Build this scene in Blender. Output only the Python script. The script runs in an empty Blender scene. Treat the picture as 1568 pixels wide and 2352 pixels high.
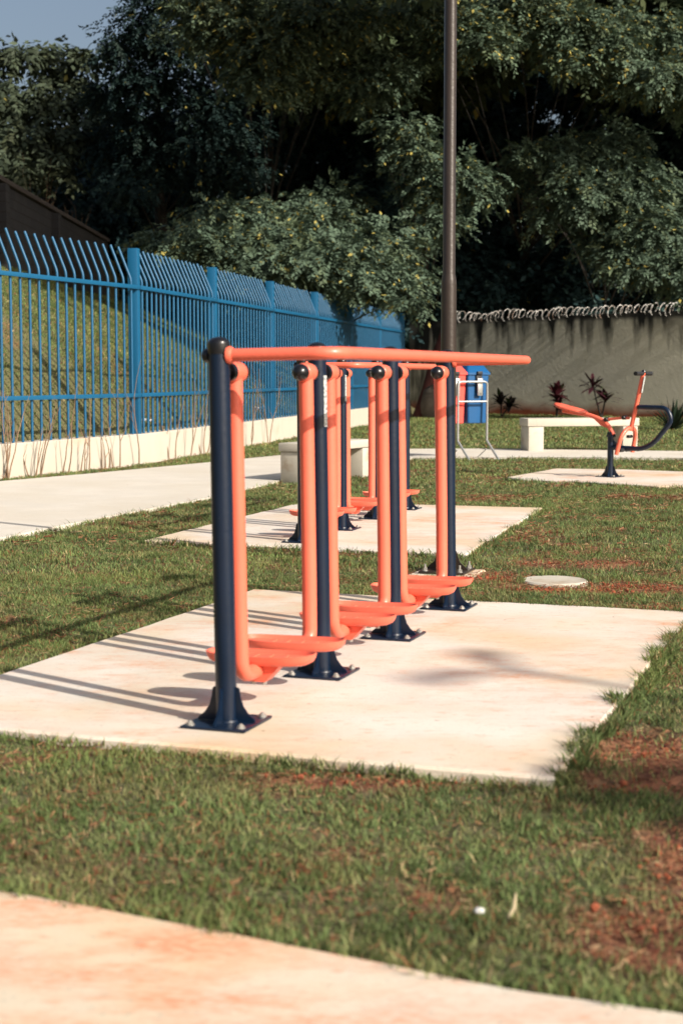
import bpy, bmesh, math, random
import numpy as np
from mathutils import Vector, Matrix
random.seed(7); RNG = np.random.default_rng(11)
S = bpy.context.scene; COL = S.collection
R = math.radians

# ------------------------------------------------------------------ camera
H = 1.25; FP = 3500.0; CX, CY = 784.0, 1176.0; TILT = math.atan(316/FP)
cam = bpy.data.cameras.new('camera'); camo = bpy.data.objects.new('camera', cam); COL.objects.link(camo)
camo.location = (0, 0, H); camo.rotation_euler = (math.pi/2 - TILT, 0, 0)
cam.sensor_fit = 'VERTICAL'; cam.sensor_height = 36; cam.lens = FP/2352*36
cam.clip_start = .05; cam.clip_end = 1500
cam.dof.use_dof = True; cam.dof.focus_distance = 10.5; cam.dof.aperture_fstop = 3.3
S.camera = camo
# ------------------------------------------------------------------ world + sun
SE, SA = R(31), math.atan2(.757, -.654)
w = bpy.data.worlds.new('World'); S.world = w; w.use_nodes = True
nt = w.node_tree; sky = nt.nodes.new('ShaderNodeTexSky'); sky.sky_type = 'NISHITA'; sky.sun_disc = False
sky.sun_elevation = SE; sky.sun_rotation = SA; sky.air_density = 1.0; sky.dust_density = 5.0; sky.ozone_density = 1.2
hs = nt.nodes.new('ShaderNodeHueSaturation'); hs.inputs['Saturation'].default_value = .88; hs.inputs['Value'].default_value = 1.2
nt.links.new(sky.outputs[0], hs.inputs['Color']); nt.links.new(hs.outputs[0], nt.nodes['Background'].inputs[0]); nt.nodes['Background'].inputs[1].default_value = .072
sl = bpy.data.lights.new('sun', 'SUN'); sl.energy = 4.8; sl.angle = R(.5); sl.color = (1, .905, .79)
so = bpy.data.objects.new('sun', sl); COL.objects.link(so); so.location = (20, -15, 20)
sdir = Vector((math.sin(SA)*math.cos(SE), math.cos(SA)*math.cos(SE), math.sin(SE)))
so.rotation_euler = sdir.to_track_quat('Z', 'Y').to_euler()
S.view_settings.view_transform = 'Standard'; S.view_settings.look = 'None'; S.view_settings.gamma = 1; S.view_settings.exposure = .50
S.render.engine = 'CYCLES'; S.cycles.max_bounces = 6; S.cycles.transparent_max_bounces = 4

# ------------------------------------------------------------------ pixel helpers (1568 x 2352 space)
CT, ST = math.cos(TILT), math.sin(TILT)
def ray(px, py):
    a = (px-CX); b = (py-CY)
    return Vector((a, FP*CT - b*ST, -(FP*ST + b*CT)))
def G(px, py, z=0.0):
    d = ray(px, py); t = (z-H)/d.z; return (d.x*t, d.y*t)
def W(px, py, Y):
    d = ray(px, py); t = Y/d.y; return Vector((d.x*t, Y, H + d.z*t))

# ------------------------------------------------------------------ naming / tagging
def tag(o, label=None, cat=None, group=None, kind=None):
    if label: o['label'] = label
    if cat: o['category'] = cat
    if group: o['group'] = group
    if kind: o['kind'] = kind
    return o
def empty(name, loc=(0,0,0), rz=0.0, rx=0.0):
    o = bpy.data.objects.new(name, None); COL.objects.link(o); o.location = loc
    o.rotation_mode = 'XYZ'
    o.matrix_world = Matrix.Translation(loc) @ Matrix.Rotation(rz, 4, 'Z') @ Matrix.Rotation(rx, 4, 'X')
    o.empty_display_size = .1
    return o
def copy_tree(o, parent=None):
    c = o.copy(); COL.objects.link(c); c.parent = parent
    for ch in list(o.children): copy_tree(ch, c)
    return c

# ------------------------------------------------------------------ materials
MATS = {}
def nodemat(name):
    m = bpy.data.materials.new(name); m.use_nodes = True
    n = m.node_tree; b = n.nodes['Principled BSDF']; return m, n, b
def add(n, t, **kw):
    x = n.nodes.new(t)
    for k, v in kw.items(): setattr(x, k, v)
    return x
def mat(name, col, rough=.5, metal=0, vary=.12, vscale=8, bump=0, bscale=60, coat=0, spots=None, spotscale=5, spotlo=.58, spothi=.7, stretch=(1,1,1)):
    m, n, b = nodemat(name)
    tc = add(n, 'ShaderNodeTexCoord'); mp = add(n, 'ShaderNodeMapping'); mp.inputs['Scale'].default_value = stretch
    n.links.new(tc.outputs['Object'], mp.inputs[0])
    no = add(n, 'ShaderNodeTexNoise'); no.inputs['Scale'].default_value = vscale; no.inputs['Detail'].default_value = 6
    n.links.new(mp.outputs[0], no.inputs[0])
    mx = add(n, 'ShaderNodeMix', data_type='RGBA'); c = Vector(col)
    mx.inputs['A'].default_value = (*(c*(1-vary)), 1); mx.inputs['B'].default_value = (*[min(1, v*(1+vary)) for v in c], 1)
    n.links.new(no.outputs[0], mx.inputs['Factor']); out = mx.outputs['Result']
    if spots:
        n2 = add(n, 'ShaderNodeTexNoise'); n2.inputs['Scale'].default_value = spotscale; n2.inputs['Detail'].default_value = 8; n2.inputs['Roughness'].default_value = .65
        n.links.new(mp.outputs[0], n2.inputs[0])
        r = add(n, 'ShaderNodeMapRange'); r.inputs[1].default_value = spotlo; r.inputs[2].default_value = spothi
        n.links.new(n2.outputs[0], r.inputs[0])
        m2 = add(n, 'ShaderNodeMix', data_type='RGBA'); m2.inputs['B'].default_value = (*spots, 1)
        n.links.new(r.outputs[0], m2.inputs['Factor']); n.links.new(out, m2.inputs['A']); out = m2.outputs['Result']
    n.links.new(out, b.inputs['Base Color'])
    b.inputs['Roughness'].default_value = rough; b.inputs['Metallic'].default_value = metal
    if coat: b.inputs['Coat Weight'].default_value = coat; b.inputs['Coat Roughness'].default_value = .12
    if bump:
        nb = add(n, 'ShaderNodeTexNoise'); nb.inputs['Scale'].default_value = bscale; nb.inputs['Detail'].default_value = 5
        n.links.new(tc.outputs['Object'], nb.inputs[0])
        bu = add(n, 'ShaderNodeBump'); bu.inputs['Strength'].default_value = bump; bu.inputs['Distance'].default_value = .01
        n.links.new(nb.outputs[0], bu.inputs['Height']); n.links.new(bu.outputs[0], b.inputs['Normal'])
    MATS[name] = m; return m
M_OR = mat('orange_paint', (.82, .152, .090), .42, vary=.09, vscale=7, coat=.12, bump=.08, bscale=45, spots=(.40,.11,.07), spotscale=55, spotlo=.70, spothi=.73)
M_NV = mat('navy_paint', (.0008, .0085, .026), .36, vary=.35, vscale=7, coat=.08, bump=.08, bscale=45, spots=(.06,.06,.07), spotscale=45, spotlo=.70, spothi=.74)
M_BK = mat('black_plastic', (.006, .006, .008), .3, vary=.2, coat=.2)
M_RB = mat('black_rubber', (.012, .012, .014), .6, vary=.2)
M_ZN = mat('galvanised_steel', (.42, .43, .42), .42, .75, vary=.12, vscale=30)
M_BO = mat('bolt_steel', (.42, .41, .38), .38, .6, vary=.2, vscale=60)
M_FB = mat('fence_blue_paint', (.0004, .080, .178), .5, vary=.12, vscale=3)
M_BB = mat('blue_plastic', (.0, .078, .23), .45, vary=.06, vscale=3)
M_RP = mat('red_plastic', (.80, .085, .065), .45, vary=.06, vscale=3)
M_PL = mat('lamp_pole_paint', (.030, .021, .016), .36, vary=.35, vscale=9, stretch=(1,1,.3), bump=.15, bscale=40, coat=.1)
M_ST = mat('sticker_paper', (.55, .57, .55), .5, vary=.2, vscale=90, spots=(.1,.12,.14), spotscale=160, spotlo=.5, spothi=.56, stretch=(1,1,.5))
M_BE = mat('bench_concrete', (.48, .45, .38), .85, vary=.12, vscale=7, bump=.25, bscale=90, spots=(.30, .20, .11), spotscale=2.2, spotlo=.55, spothi=.8)
M_PLI = mat('plinth_render', (.47, .43, .36), .9, vary=.10, vscale=3, bump=.2, bscale=60, spots=(.5, .27, .15), spotscale=1.1, spotlo=.58, spothi=.85)
M_BARK = mat('bark', (.022, .019, .017), .9, vary=.4, vscale=8, bump=.8, bscale=18, stretch=(1,1,.25))
M_RBK = mat('reddish_bark', (.11, .035, .03), .9, vary=.4, vscale=6, bump=.6, bscale=18)
M_TW = mat('twig_bark', (.20, .13, .08), .85, vary=.3, vscale=12)
M_RW = mat('razor_wire_steel', (.90, .88, .82), .5, .0, vary=.2, vscale=5, spots=(.50,.30,.2), spotscale=3, spotlo=.55, spothi=.65)
M_BLK = None
M_LIT = mat('litter_paper', (.75, .74, .72), .6, vary=.1)
M_STN = mat('stone', (.09, .075, .06), .9, vary=.3, vscale=6, bump=.5, bscale=12)
M_LENS = mat('lamp_lens', (.6, .6, .58), .2, vary=.05)

def concrete(name, base, stain, amt_lo, amt_hi, stain2=(.60,.44,.24)):
    m, n, b = nodemat(name)
    tc = add(n, 'ShaderNodeTexCoord')
    def noise(sc, det=6, st=(1,1,1), ro=.55):
        mp = add(n, 'ShaderNodeMapping'); mp.inputs['Scale'].default_value = st; mp.inputs['Rotation'].default_value = (0,0,R(19))
        n.links.new(tc.outputs['Object'], mp.inputs[0])
        x = add(n, 'ShaderNodeTexNoise'); x.inputs['Scale'].default_value = sc; x.inputs['Detail'].default_value = det; x.inputs['Roughness'].default_value = ro
        n.links.new(mp.outputs[0], x.inputs[0]); return x.outputs[0]
    def rng(s, lo, hi, a=0, c=1):
        r = add(n, 'ShaderNodeMapRange'); r.inputs[1].default_value = lo; r.inputs[2].default_value = hi; r.inputs[3].default_value = a; r.inputs[4].default_value = c
        n.links.new(s, r.inputs[0]); return r.outputs[0]
    def mix(f, A, B):
        x = add(n, 'ShaderNodeMix', data_type='RGBA')
        n.links.new(f, x.inputs['Factor'])
        for k, v in (('A', A), ('B', B)):
            if isinstance(v, tuple): x.inputs[k].default_value = (*v, 1)
            else: n.links.new(v, x.inputs[k])
        return x.outputs['Result']
    def mul(a, c):
        x = add(n, 'ShaderNodeMath', operation='MULTIPLY'); n.links.new(a, x.inputs[0])
        if isinstance(c, float): x.inputs[1].default_value = c
        else: n.links.new(c, x.inputs[1])
        return x.outputs[0]
    c = mix(rng(noise(2.2), .35, .7), tuple(v*.93 for v in base), tuple(min(1, v*1.05) for v in base))
    c = mix(mul(rng(noise(.8, 8), .44, .66), .75), c, stain2)
    c = mix(mul(mul(rng(noise(2.6, 10, (1, 2.2, 1), .68), amt_lo, amt_hi), rng(noise(.9, 3), .40, .62)), rng(noise(30, 6, (1, 2.5, 1)), .36, .6, .25, 1)), c, stain)
    c = mix(mul(rng(noise(9, 8, (1, 3, 1), .7), .56, .70), .75), c, stain)
    c = mix(rng(noise(90, 3), .66, .76, 0, .55), c, tuple(v*.35 for v in base))
    c = mix(rng(noise(46, 2), .60, .74, 0, .38), c, tuple(v*.45 for v in base))
    c = mix(rng(noise(260, 2), .35, .65, 0, .16), c, tuple(v*.55 for v in base))
    c = mix(rng(noise(17, 4), .71, .74, 0, .7), c, (.22, .10, .05))
    n.links.new(c, b.inputs['Base Color']); b.inputs['Roughness'].default_value = .88
    bu = add(n, 'ShaderNodeBump'); bu.inputs['Strength'].default_value = .35; bu.inputs['Distance'].default_value = .004
    n.links.new(noise(120, 5), bu.inputs['Height']); n.links.new(bu.outputs[0], b.inputs['Normal'])
    return m
M_PAD = concrete('pad_concrete', (.68, .635, .565), (.62, .26, .11), .45, .64)
M_PATH = concrete('path_concrete', (.64, .60, .53), (.56, .42, .28), .62, .8, (.58, .53, .44))
M_FOOT = concrete('front_path_concrete', (.66, .60, .50), (.66, .25, .12), .40, .60, (.62, .45, .24))

def soil_mat():
    m, n, b = nodemat('lawn_soil')
    at = add(n, 'ShaderNodeAttribute'); at.attribute_name = 'bare'
    tc = add(n, 'ShaderNodeTexCoord')
    def ns(sc, d=8):
        x = add(n, 'ShaderNodeTexNoise'); x.inputs['Scale'].default_value = sc; x.inputs['Detail'].default_value = d; n.links.new(tc.outputs['Object'], x.inputs[0]); return x
    n1 = ns(9); n2 = ns(45); n3 = ns(1.5)
    def ramp(src, a, c, p0=.35, p1=.65):
        r = add(n, 'ShaderNodeValToRGB'); r.color_ramp.elements[0].position = p0; r.color_ramp.elements[1].position = p1
        r.color_ramp.elements[0].color = (*a, 1); r.color_ramp.elements[1].color = (*c, 1); n.links.new(src, r.inputs[0]); return r.outputs[0]
    soil = ramp(n1.outputs[0], (.10, .030, .015), (.33, .135, .065))
    thatch = ramp(n2.outputs[0], (.05, .05, .02), (.15, .14, .06))
    mx = add(n, 'ShaderNodeMix', data_type='RGBA'); n.links.new(at.outputs['Fac'], mx.inputs['Factor']); n.links.new(thatch, mx.inputs['A']); n.links.new(soil, mx.inputs['B'])
    n.links.new(mx.outputs['Result'], b.inputs['Base Color']); b.inputs['Roughness'].default_value = .95
    bu = add(n, 'ShaderNodeBump'); bu.inputs['Strength'].default_value = .9; bu.inputs['Distance'].default_value = .02
    n.links.new(n2.outputs[0], bu.inputs['Height']); n.links.new(bu.outputs[0], b.inputs['Normal'])
    return m
M_SOIL = soil_mat()
def leafmat(name, trans=.25, rough=.5, spec=.35):
    m, n, b = nodemat(name)
    at = add(n, 'ShaderNodeAttribute'); at.attribute_name = 'tint'
    n.links.new(at.outputs['Color'], b.inputs['Base Color']); b.inputs['Roughness'].default_value = rough
    b.inputs['Specular IOR Level'].default_value = spec
    tr = add(n, 'ShaderNodeBsdfTranslucent'); n.links.new(at.outputs['Color'], tr.inputs[0])
    mx = add(n, 'ShaderNodeMixShader'); mx.inputs[0].default_value = trans
    n.links.new(b.outputs[0], mx.inputs[1]); n.links.new(tr.outputs[0], mx.inputs[2])
    n.links.new(mx.outputs[0], n.nodes['Material Output'].inputs[0]); return m
M_GRASS = leafmat('grass_blade', .25, .6, .2)
M_LEAF = leafmat('tree_leaf', .12, .6, .14)
def wall_mat():
    m, n, b = nodemat('stained_render')
    tc = add(n, 'ShaderNodeTexCoord'); sp = add(n, 'ShaderNodeSeparateXYZ'); n.links.new(tc.outputs['Object'], sp.inputs[0])
    def ns(sc, st, d=6):
        mp = add(n, 'ShaderNodeMapping'); mp.inputs['Scale'].default_value = st; n.links.new(tc.outputs['Object'], mp.inputs[0])
        x = add(n, 'ShaderNodeTexNoise'); x.inputs['Scale'].default_value = sc; x.inputs['Detail'].default_value = d; n.links.new(mp.outputs[0], x.inputs[0]); return x.outputs[0]
    def mr(s, a, c, o0=0, o1=1):
        r = add(n, 'ShaderNodeMapRange'); r.inputs[1].default_value = a; r.inputs[2].default_value = c; r.inputs[3].default_value = o0; r.inputs[4].default_value = o1
        n.links.new(s, r.inputs[0]); return r.outputs[0]
    def ma(op, a, c):
        x = add(n, 'ShaderNodeMath', operation=op)
        for i, v in enumerate((a, c)):
            if isinstance(v, (int, float)): x.inputs[i].default_value = v
            else: n.links.new(v, x.inputs[i])
        return x.outputs[0]
    def mix(f, A, B):
        x = add(n, 'ShaderNodeMix', data_type='RGBA'); n.links.new(f, x.inputs['Factor'])
        for k, v in (('A', A), ('B', B)):
            if isinstance(v, tuple): x.inputs[k].default_value = (*v, 1)
            else: n.links.new(v, x.inputs[k])
        return x.outputs['Result']
    base = mix(ns(.7, (1,1,1)), (.70, .69, .58), (.82, .81, .70))
    # dark mould running down from the top in streaks; more of it at the far (low x) end
    ht = mr(sp.outputs['Z'], 1.55, 3.0)
    end = mr(sp.outputs['X'], 0.0, 2.6, .34, 0)
    st = ns(1.5, (2.0, 1, .30), 8)
    f = ma('ADD', ma('ADD', ma('MULTIPLY', ht, .33), end), st)
    base = mix(ma('MULTIPLY', mr(f, .66, .86), mr(ns(.55, (1,1,.5), 3), .36, .52, .45, 1)), base, (.016, .018, .018))
    top = mr(sp.outputs['Z'], 2.90, 3.02)
    base = mix(ma('MULTIPLY', top, .92), base, (.012, .013, .014))
    low = ma('ADD', mr(sp.outputs['Z'], .75, 0), ns(.8, (1,1,1)))
    base = mix(mr(low, .85, 1.35), base, (.30, .085, .045))
    n.links.new(base, b.inputs['Base Color']); b.inputs['Roughness'].default_value = .92
    bu = add(n, 'ShaderNodeBump'); bu.inputs['Strength'].default_value = .3; bu.inputs['Distance'].default_value = .02
    n.links.new(ns(14, (1,1,1)), bu.inputs['Height']); n.links.new(bu.outputs[0], b.inputs['Normal'])
    return m
M_WALL = wall_mat()
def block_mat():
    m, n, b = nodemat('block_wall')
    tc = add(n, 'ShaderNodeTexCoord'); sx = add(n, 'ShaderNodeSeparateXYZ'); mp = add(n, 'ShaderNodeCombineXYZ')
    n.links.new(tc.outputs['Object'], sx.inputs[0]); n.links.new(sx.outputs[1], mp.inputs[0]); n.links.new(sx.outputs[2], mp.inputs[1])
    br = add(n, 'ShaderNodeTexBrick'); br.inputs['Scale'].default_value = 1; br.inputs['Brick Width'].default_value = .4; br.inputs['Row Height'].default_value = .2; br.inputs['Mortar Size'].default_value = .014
    br.inputs['Color1'].default_value = (.012, .013, .016, 1); br.inputs['Color2'].default_value = (.022, .021, .023, 1); br.inputs['Mortar'].default_value = (.012, .010, .010, 1)  # blocks and mortar darkened to stand in for tree shade
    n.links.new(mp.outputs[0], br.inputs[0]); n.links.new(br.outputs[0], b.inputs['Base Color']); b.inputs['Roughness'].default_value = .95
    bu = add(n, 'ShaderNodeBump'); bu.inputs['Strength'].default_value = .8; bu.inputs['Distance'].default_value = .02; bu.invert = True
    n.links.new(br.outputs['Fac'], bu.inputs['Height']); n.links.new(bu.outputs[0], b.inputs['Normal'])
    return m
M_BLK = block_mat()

# ------------------------------------------------------------------ mesh builder
class MB:
    def __init__(s): s.v = []; s.f = []
    def raw(s, vs, fs):
        k = len(s.v); s.v += [tuple(p) for p in vs]; s.f += [tuple(i+k for i in f) for f in fs]; return s
    def box(s, c, d, rz=0, mtx=None, bev=0.0):
        bm = bmesh.new(); bmesh.ops.create_cube(bm, size=1)
        bmesh.ops.scale(bm, vec=d, verts=bm.verts)
        if bev: bmesh.ops.bevel(bm, geom=list(bm.edges), offset=bev, segments=2, affect='EDGES', profile=.5)
        T = mtx if mtx else Matrix.Translation(c) @ Matrix.Rotation(rz, 4, 'Z')
        bm.verts.ensure_lookup_table()
        for i, v in enumerate(bm.verts): v.index = i
        s.raw([T @ v.co for v in bm.verts], [[v.index for v in f.verts] for f in bm.faces]); bm.free(); return s
    def tube(s, pts, r, n=16, cap=True, squash=None):
        pts = [Vector(p) for p in pts]
        rs = r if isinstance(r, (list, tuple)) else [r]*len(pts)
        k = len(s.v); N = len(pts); up = None
        for i, p in enumerate(pts):
            t = (pts[min(i+1, N-1)] - pts[max(i-1, 0)]).normalized()
            if up is None:
                up = Vector((0,0,1)) if abs(t.z) < .9 else Vector((1,0,0))
            a = t.cross(up).normalized(); b = a.cross(t).normalized(); up = b
            for j in range(n):
                an = 2*math.pi*j/n
                q = p + (a*math.cos(an) + b*math.sin(an))*rs[i]; s.v.append(tuple(q))
        for i in range(N-1):
            for j in range(n):
                s.f.append((k+i*n+j, k+i*n+(j+1)%n, k+(i+1)*n+(j+1)%n, k+(i+1)*n+j))
        if cap:
            s.f.append(tuple(k+j for j in range(n))[::-1]); s.f.append(tuple(k+(N-1)*n+j for j in range(n)))
        return s
    def lathe(s, prof, T=Matrix(), n=20):
        k = len(s.v); m = len(prof)
        for (r, z) in prof:
            for j in range(n):
                a = 2*math.pi*j/n; s.v.append(tuple(T @ Vector((r*math.cos(a), r*math.sin(a), z))))
        for i in range(m-1):
            for j in range(n):
                s.f.append((k+i*n+j, k+i*n+(j+1)%n, k+(i+1)*n+(j+1)%n, k+(i+1)*n+j))
        s.f.append(tuple(k+j for j in range(n))[::-1]); s.f.append(tuple(k+(m-1)*n+j for j in range(n)))
        return s
    def prism(s, poly, z0, z1, T=None):
        k = len(s.v); n = len(poly)
        for z in (z0, z1):
            for p in poly:
                q = Vector((p[0], p[1], z)); s.v.append(tuple(T @ q if T else q))
        s.f.append(tuple(k+i for i in range(n))[::-1]); s.f.append(tuple(k+n+i for i in range(n)))
        for i in range(n): s.f.append((k+i, k+(i+1)%n, k+n+(i+1)%n, k+n+i))
        return s
    def build(s, name, m, parent=None, smooth=40):
        me = bpy.data.meshes.new(name); me.from_pydata(s.v, [], s.f)
        bm = bmesh.new(); bm.from_mesh(me); bmesh.ops.recalc_face_normals(bm, faces=bm.faces); bm.to_mesh(me); bm.free()
        me.materials.append(m)
        if smooth:
            me.shade_smooth(); me.set_sharp_from_angle(angle=R(smooth))
        o = bpy.data.objects.new(name, me); COL.objects.link(o)
        if parent: o.parent = parent
        return o
def rounded(pts, rad, n=7):
    pts = [Vector(p) for p in pts]; out = [pts[0]]
    for i in range(1, len(pts)-1):
        a, b, c = pts[i-1], pts[i], pts[i+1]
        r = rad[i-1] if isinstance(rad, (list, tuple)) else rad
        d1 = (a-b).normalized(); d2 = (c-b).normalized()
        r = min(r, (a-b).length*.49, (c-b).length*.49)
        p, q = b+d1*r, b+d2*r
        for k in range(n+1):
            t = k/n; out.append(p*(1-t)**2 + b*2*t*(1-t) + q*t*t)
    out.append(pts[-1]); return out
def dome(r, h, n=5):
    return [(r*math.cos(math.pi/2*i/n), h*math.sin(math.pi/2*i/n)) for i in range(n)] + [(r*.02, h)]
def nmesh(name, V, F, m, tint=None, parent=None):
    me = bpy.data.meshes.new(name); V = np.asarray(V, np.float32); F = np.asarray(F, np.int32); nf, k = F.shape
    me.vertices.add(len(V)); me.vertices.foreach_set('co', V.ravel())
    me.loops.add(nf*k); me.loops.foreach_set('vertex_index', F.ravel())
    me.polygons.add(nf); me.polygons.foreach_set('loop_start', np.arange(0, nf*k, k, dtype=np.int32))
    me.update(calc_edges=True)
    if tint is not None:
        a = me.color_attributes.new('tint', 'FLOAT_COLOR', 'POINT')
        c = np.ones((len(V), 4), np.float32); c[:, :3] = tint; a.data.foreach_set('color', c.ravel())
    me.materials.append(m)
    o = bpy.data.objects.new(name, me); COL.objects.link(o)
    if parent: o.parent = parent
    return o

# ------------------------------------------------------------------ noise
_tab = np.random.default_rng(5).random((256, 256))
def vnoise(x, y):
    xi = np.floor(x).astype(int); yi = np.floor(y).astype(int); fx = x-xi; fy = y-yi
    fx = fx*fx*(3-2*fx); fy = fy*fy*(3-2*fy)
    g = lambda a, b: _tab[a % 256, b % 256]
    return (g(xi,yi)*(1-fx)+g(xi+1,yi)*fx)*(1-fy) + (g(xi,yi+1)*(1-fx)+g(xi+1,yi+1)*fx)*fy
def fbm(x, y, sc=1.0, o=4):
    r = 0; a = .5; t = 0
    for i in range(o):
        r = r + a*vnoise(x*sc+17.3*i, y*sc-9.1*i); t += a; a *= .5; sc *= 2.03
    return r/t

# ------------------------------------------------------------------ layout polygons
UV_, WV_ = Vector((.34, .94)).normalized(), Vector((.94, -.34)).normalized()
P1 = Vector(G(521, 1662)); P4 = Vector(G(1031, 1395)); U1 = (P4-P1).normalized(); SP = (P4-P1).length/3
Q1 = Vector((G(757*.9186, 1244))); Q4 = Vector(G(941, 1166))
U2 = (Q4-Q1).normalized()
nr = Vector(G(1273, 1787)); fl = Vector(G(583, 1353))
Wd = Vector((U1.y, -U1.x))
dl = fl-nr; a_u = dl.dot(U1); a_w = dl.dot(Wd)
PAD1 = [nr, nr+U1*a_u, fl, nr+Wd*a_w]
PAD2 = [Vector(G(*p)) for p in ((1068, 1272), (1245, 1166), (700, 1152), (330, 1241))]
PAD3 = [Vector(G(*p)) for p in ((1163, 1096), (1275, 1076), (1430, 1078), (1568, 1083), (1760, 1090), (1730, 1125), (1568, 1116), (1511, 1117), (1330, 1105), (1200, 1101))]
PATH = [Vector(G(*p)) for p in ((-420, 1150), (0, 1105), (200, 1088), (484, 1061), (615, 1048), (720, 1038), (845, 1031), (1100, 1030), (1568, 1036), (2100, 1044),
                                (2100, 1062), (1568, 1052), (1250, 1050), (950, 1052), (850, 1060), (740, 1080), (612, 1111), (488, 1141), (240, 1187), (0, 1235), (-420, 1330))]
FRONT = [Vector(G(*p)) for p in ((-700, 1895), (-300, 1975), (0, 2043), (300, 2100), (781, 2188), (1207, 2275), (1568, 2325), (2000, 2390), (2500, 2470))] + [Vector((3.5, .5)), Vector((-3.5, .5))]
SLAB = [Vector(G(1272, 1325)) + Vector((math.cos(R(a)), math.sin(R(a))))*.207 for a in range(0, 360, 15)]
LPOS = Vector(G(1027, 1306)); LPOS.x = (1027-CX)/FP*LPOS.y*1.004
FOOT = [LPOS + U1*sx*.2 + Wd*sy*.2 for sx, sy in ((-1,-1),(1,-1),(1,1),(-1,1))]
def inpoly(x, y, poly, grow=0):
    c = sum(poly, Vector((0,0)))/len(poly)
    P = [(p + (p-c).normalized()*grow) for p in poly]
    ins = np.zeros(x.shape, bool); j = len(P)-1
    for i in range(len(P)):
        xi, yi, xj, yj = P[i].x, P[i].y, P[j].x, P[j].y
        cr = ((yi > y) != (yj > y)) & (x < (xj-xi)*(y-yi)/(yj-yi+1e-12)+xi)
        ins ^= cr; j = i
    return ins
# fence line
FN = Vector((-2.95, 21.9)); FD1 = Vector((-.375, -.927)).normalized(); FD2 = Vector((.2045, 1)).normalized(); FPITCH = 3.85*Vector((.2045,1)).length
def fx(Y): return np.where(Y < 21.9, -2.95+.4045*(Y-21.9), -2.95+.2045*(Y-21.9))
GZ = -.03
def hill(X, Y):
    xf = fx(Y)-.25; wl = np.minimum(-6.9, xf-4.2)
    t = np.clip((xf-X)/(xf-wl), 0, 1.0); z = GZ + 3.5*(t**.92)*np.clip((Y-4)/10, .0, 1)
    return z
# bare patches: px, py, rx(m), ry(m), strength
BARE = [(1590, 1960, .12, .36, 1.2), (1490, 2090, .18, .14, 1.0), (1390, 2140, .11, .08, .7), (1540, 2160, .14, .12, 1.0), (1010, 2040, .09, .10, .8), (930, 1990, .05, .06, .5), (1500, 1700, .18, .26, 1.2), (1555, 1780, .1, .18, 1.0), (1420, 1790, .14, .05, 1.1), (700, 1765, .22, .05, .9), (900, 1780, .28, .06, 1.0), (620, 1800, .1, .06, .7),
        (1130, 1315, .26, .22, 1.9), (1270, 1340, .36, .2, 1.7), (1450, 1340, .32, .26, 2.2), (1540, 1385, .3, .14, 2.0), (1180, 1090, .5, .5, .4), (1340, 1285, .5, .25, .8), (1210, 1215, .25, .8, .6),
        (1370, 1500, .1, .3, .5), (1310, 1640, .06, .12, .7), (150, 1500, .05, .5, .5), (300, 1440, .05, .4, .5), (250, 1195, .3, .5, .2), (1130, 1135, .4, .5, .7), (1480, 1135, .5, .4, .7), (1250, 1040, 1.6, .5, .5), (1340, 1034, .9, .5, .8),
        (60, 1860, .12, .06, .35), (1250, 2240, .08, .06, .4)]
def bareness(x, y):
    n = fbm(x, y, 2.3); n2 = fbm(x+31, y-7, 7.0)
    b = np.clip((n-.62)/.12, 0, 1)*.6 + np.clip((n2-.60)/.1, 0, 1)*.6
    b = b*np.where((x < .55) & (y < 4.9), .35, 1.0)
    for (px, py, rx, ry, s) in BARE:
        g = G(px, py); d = ((x-g[0])/rx)**2 + ((y-g[1])/ry)**2
        b = b + s*np.clip(1.35-d*.8, 0, 1)*(.35+1.3*n2)
    return np.clip(b, 0, 1)

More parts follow.
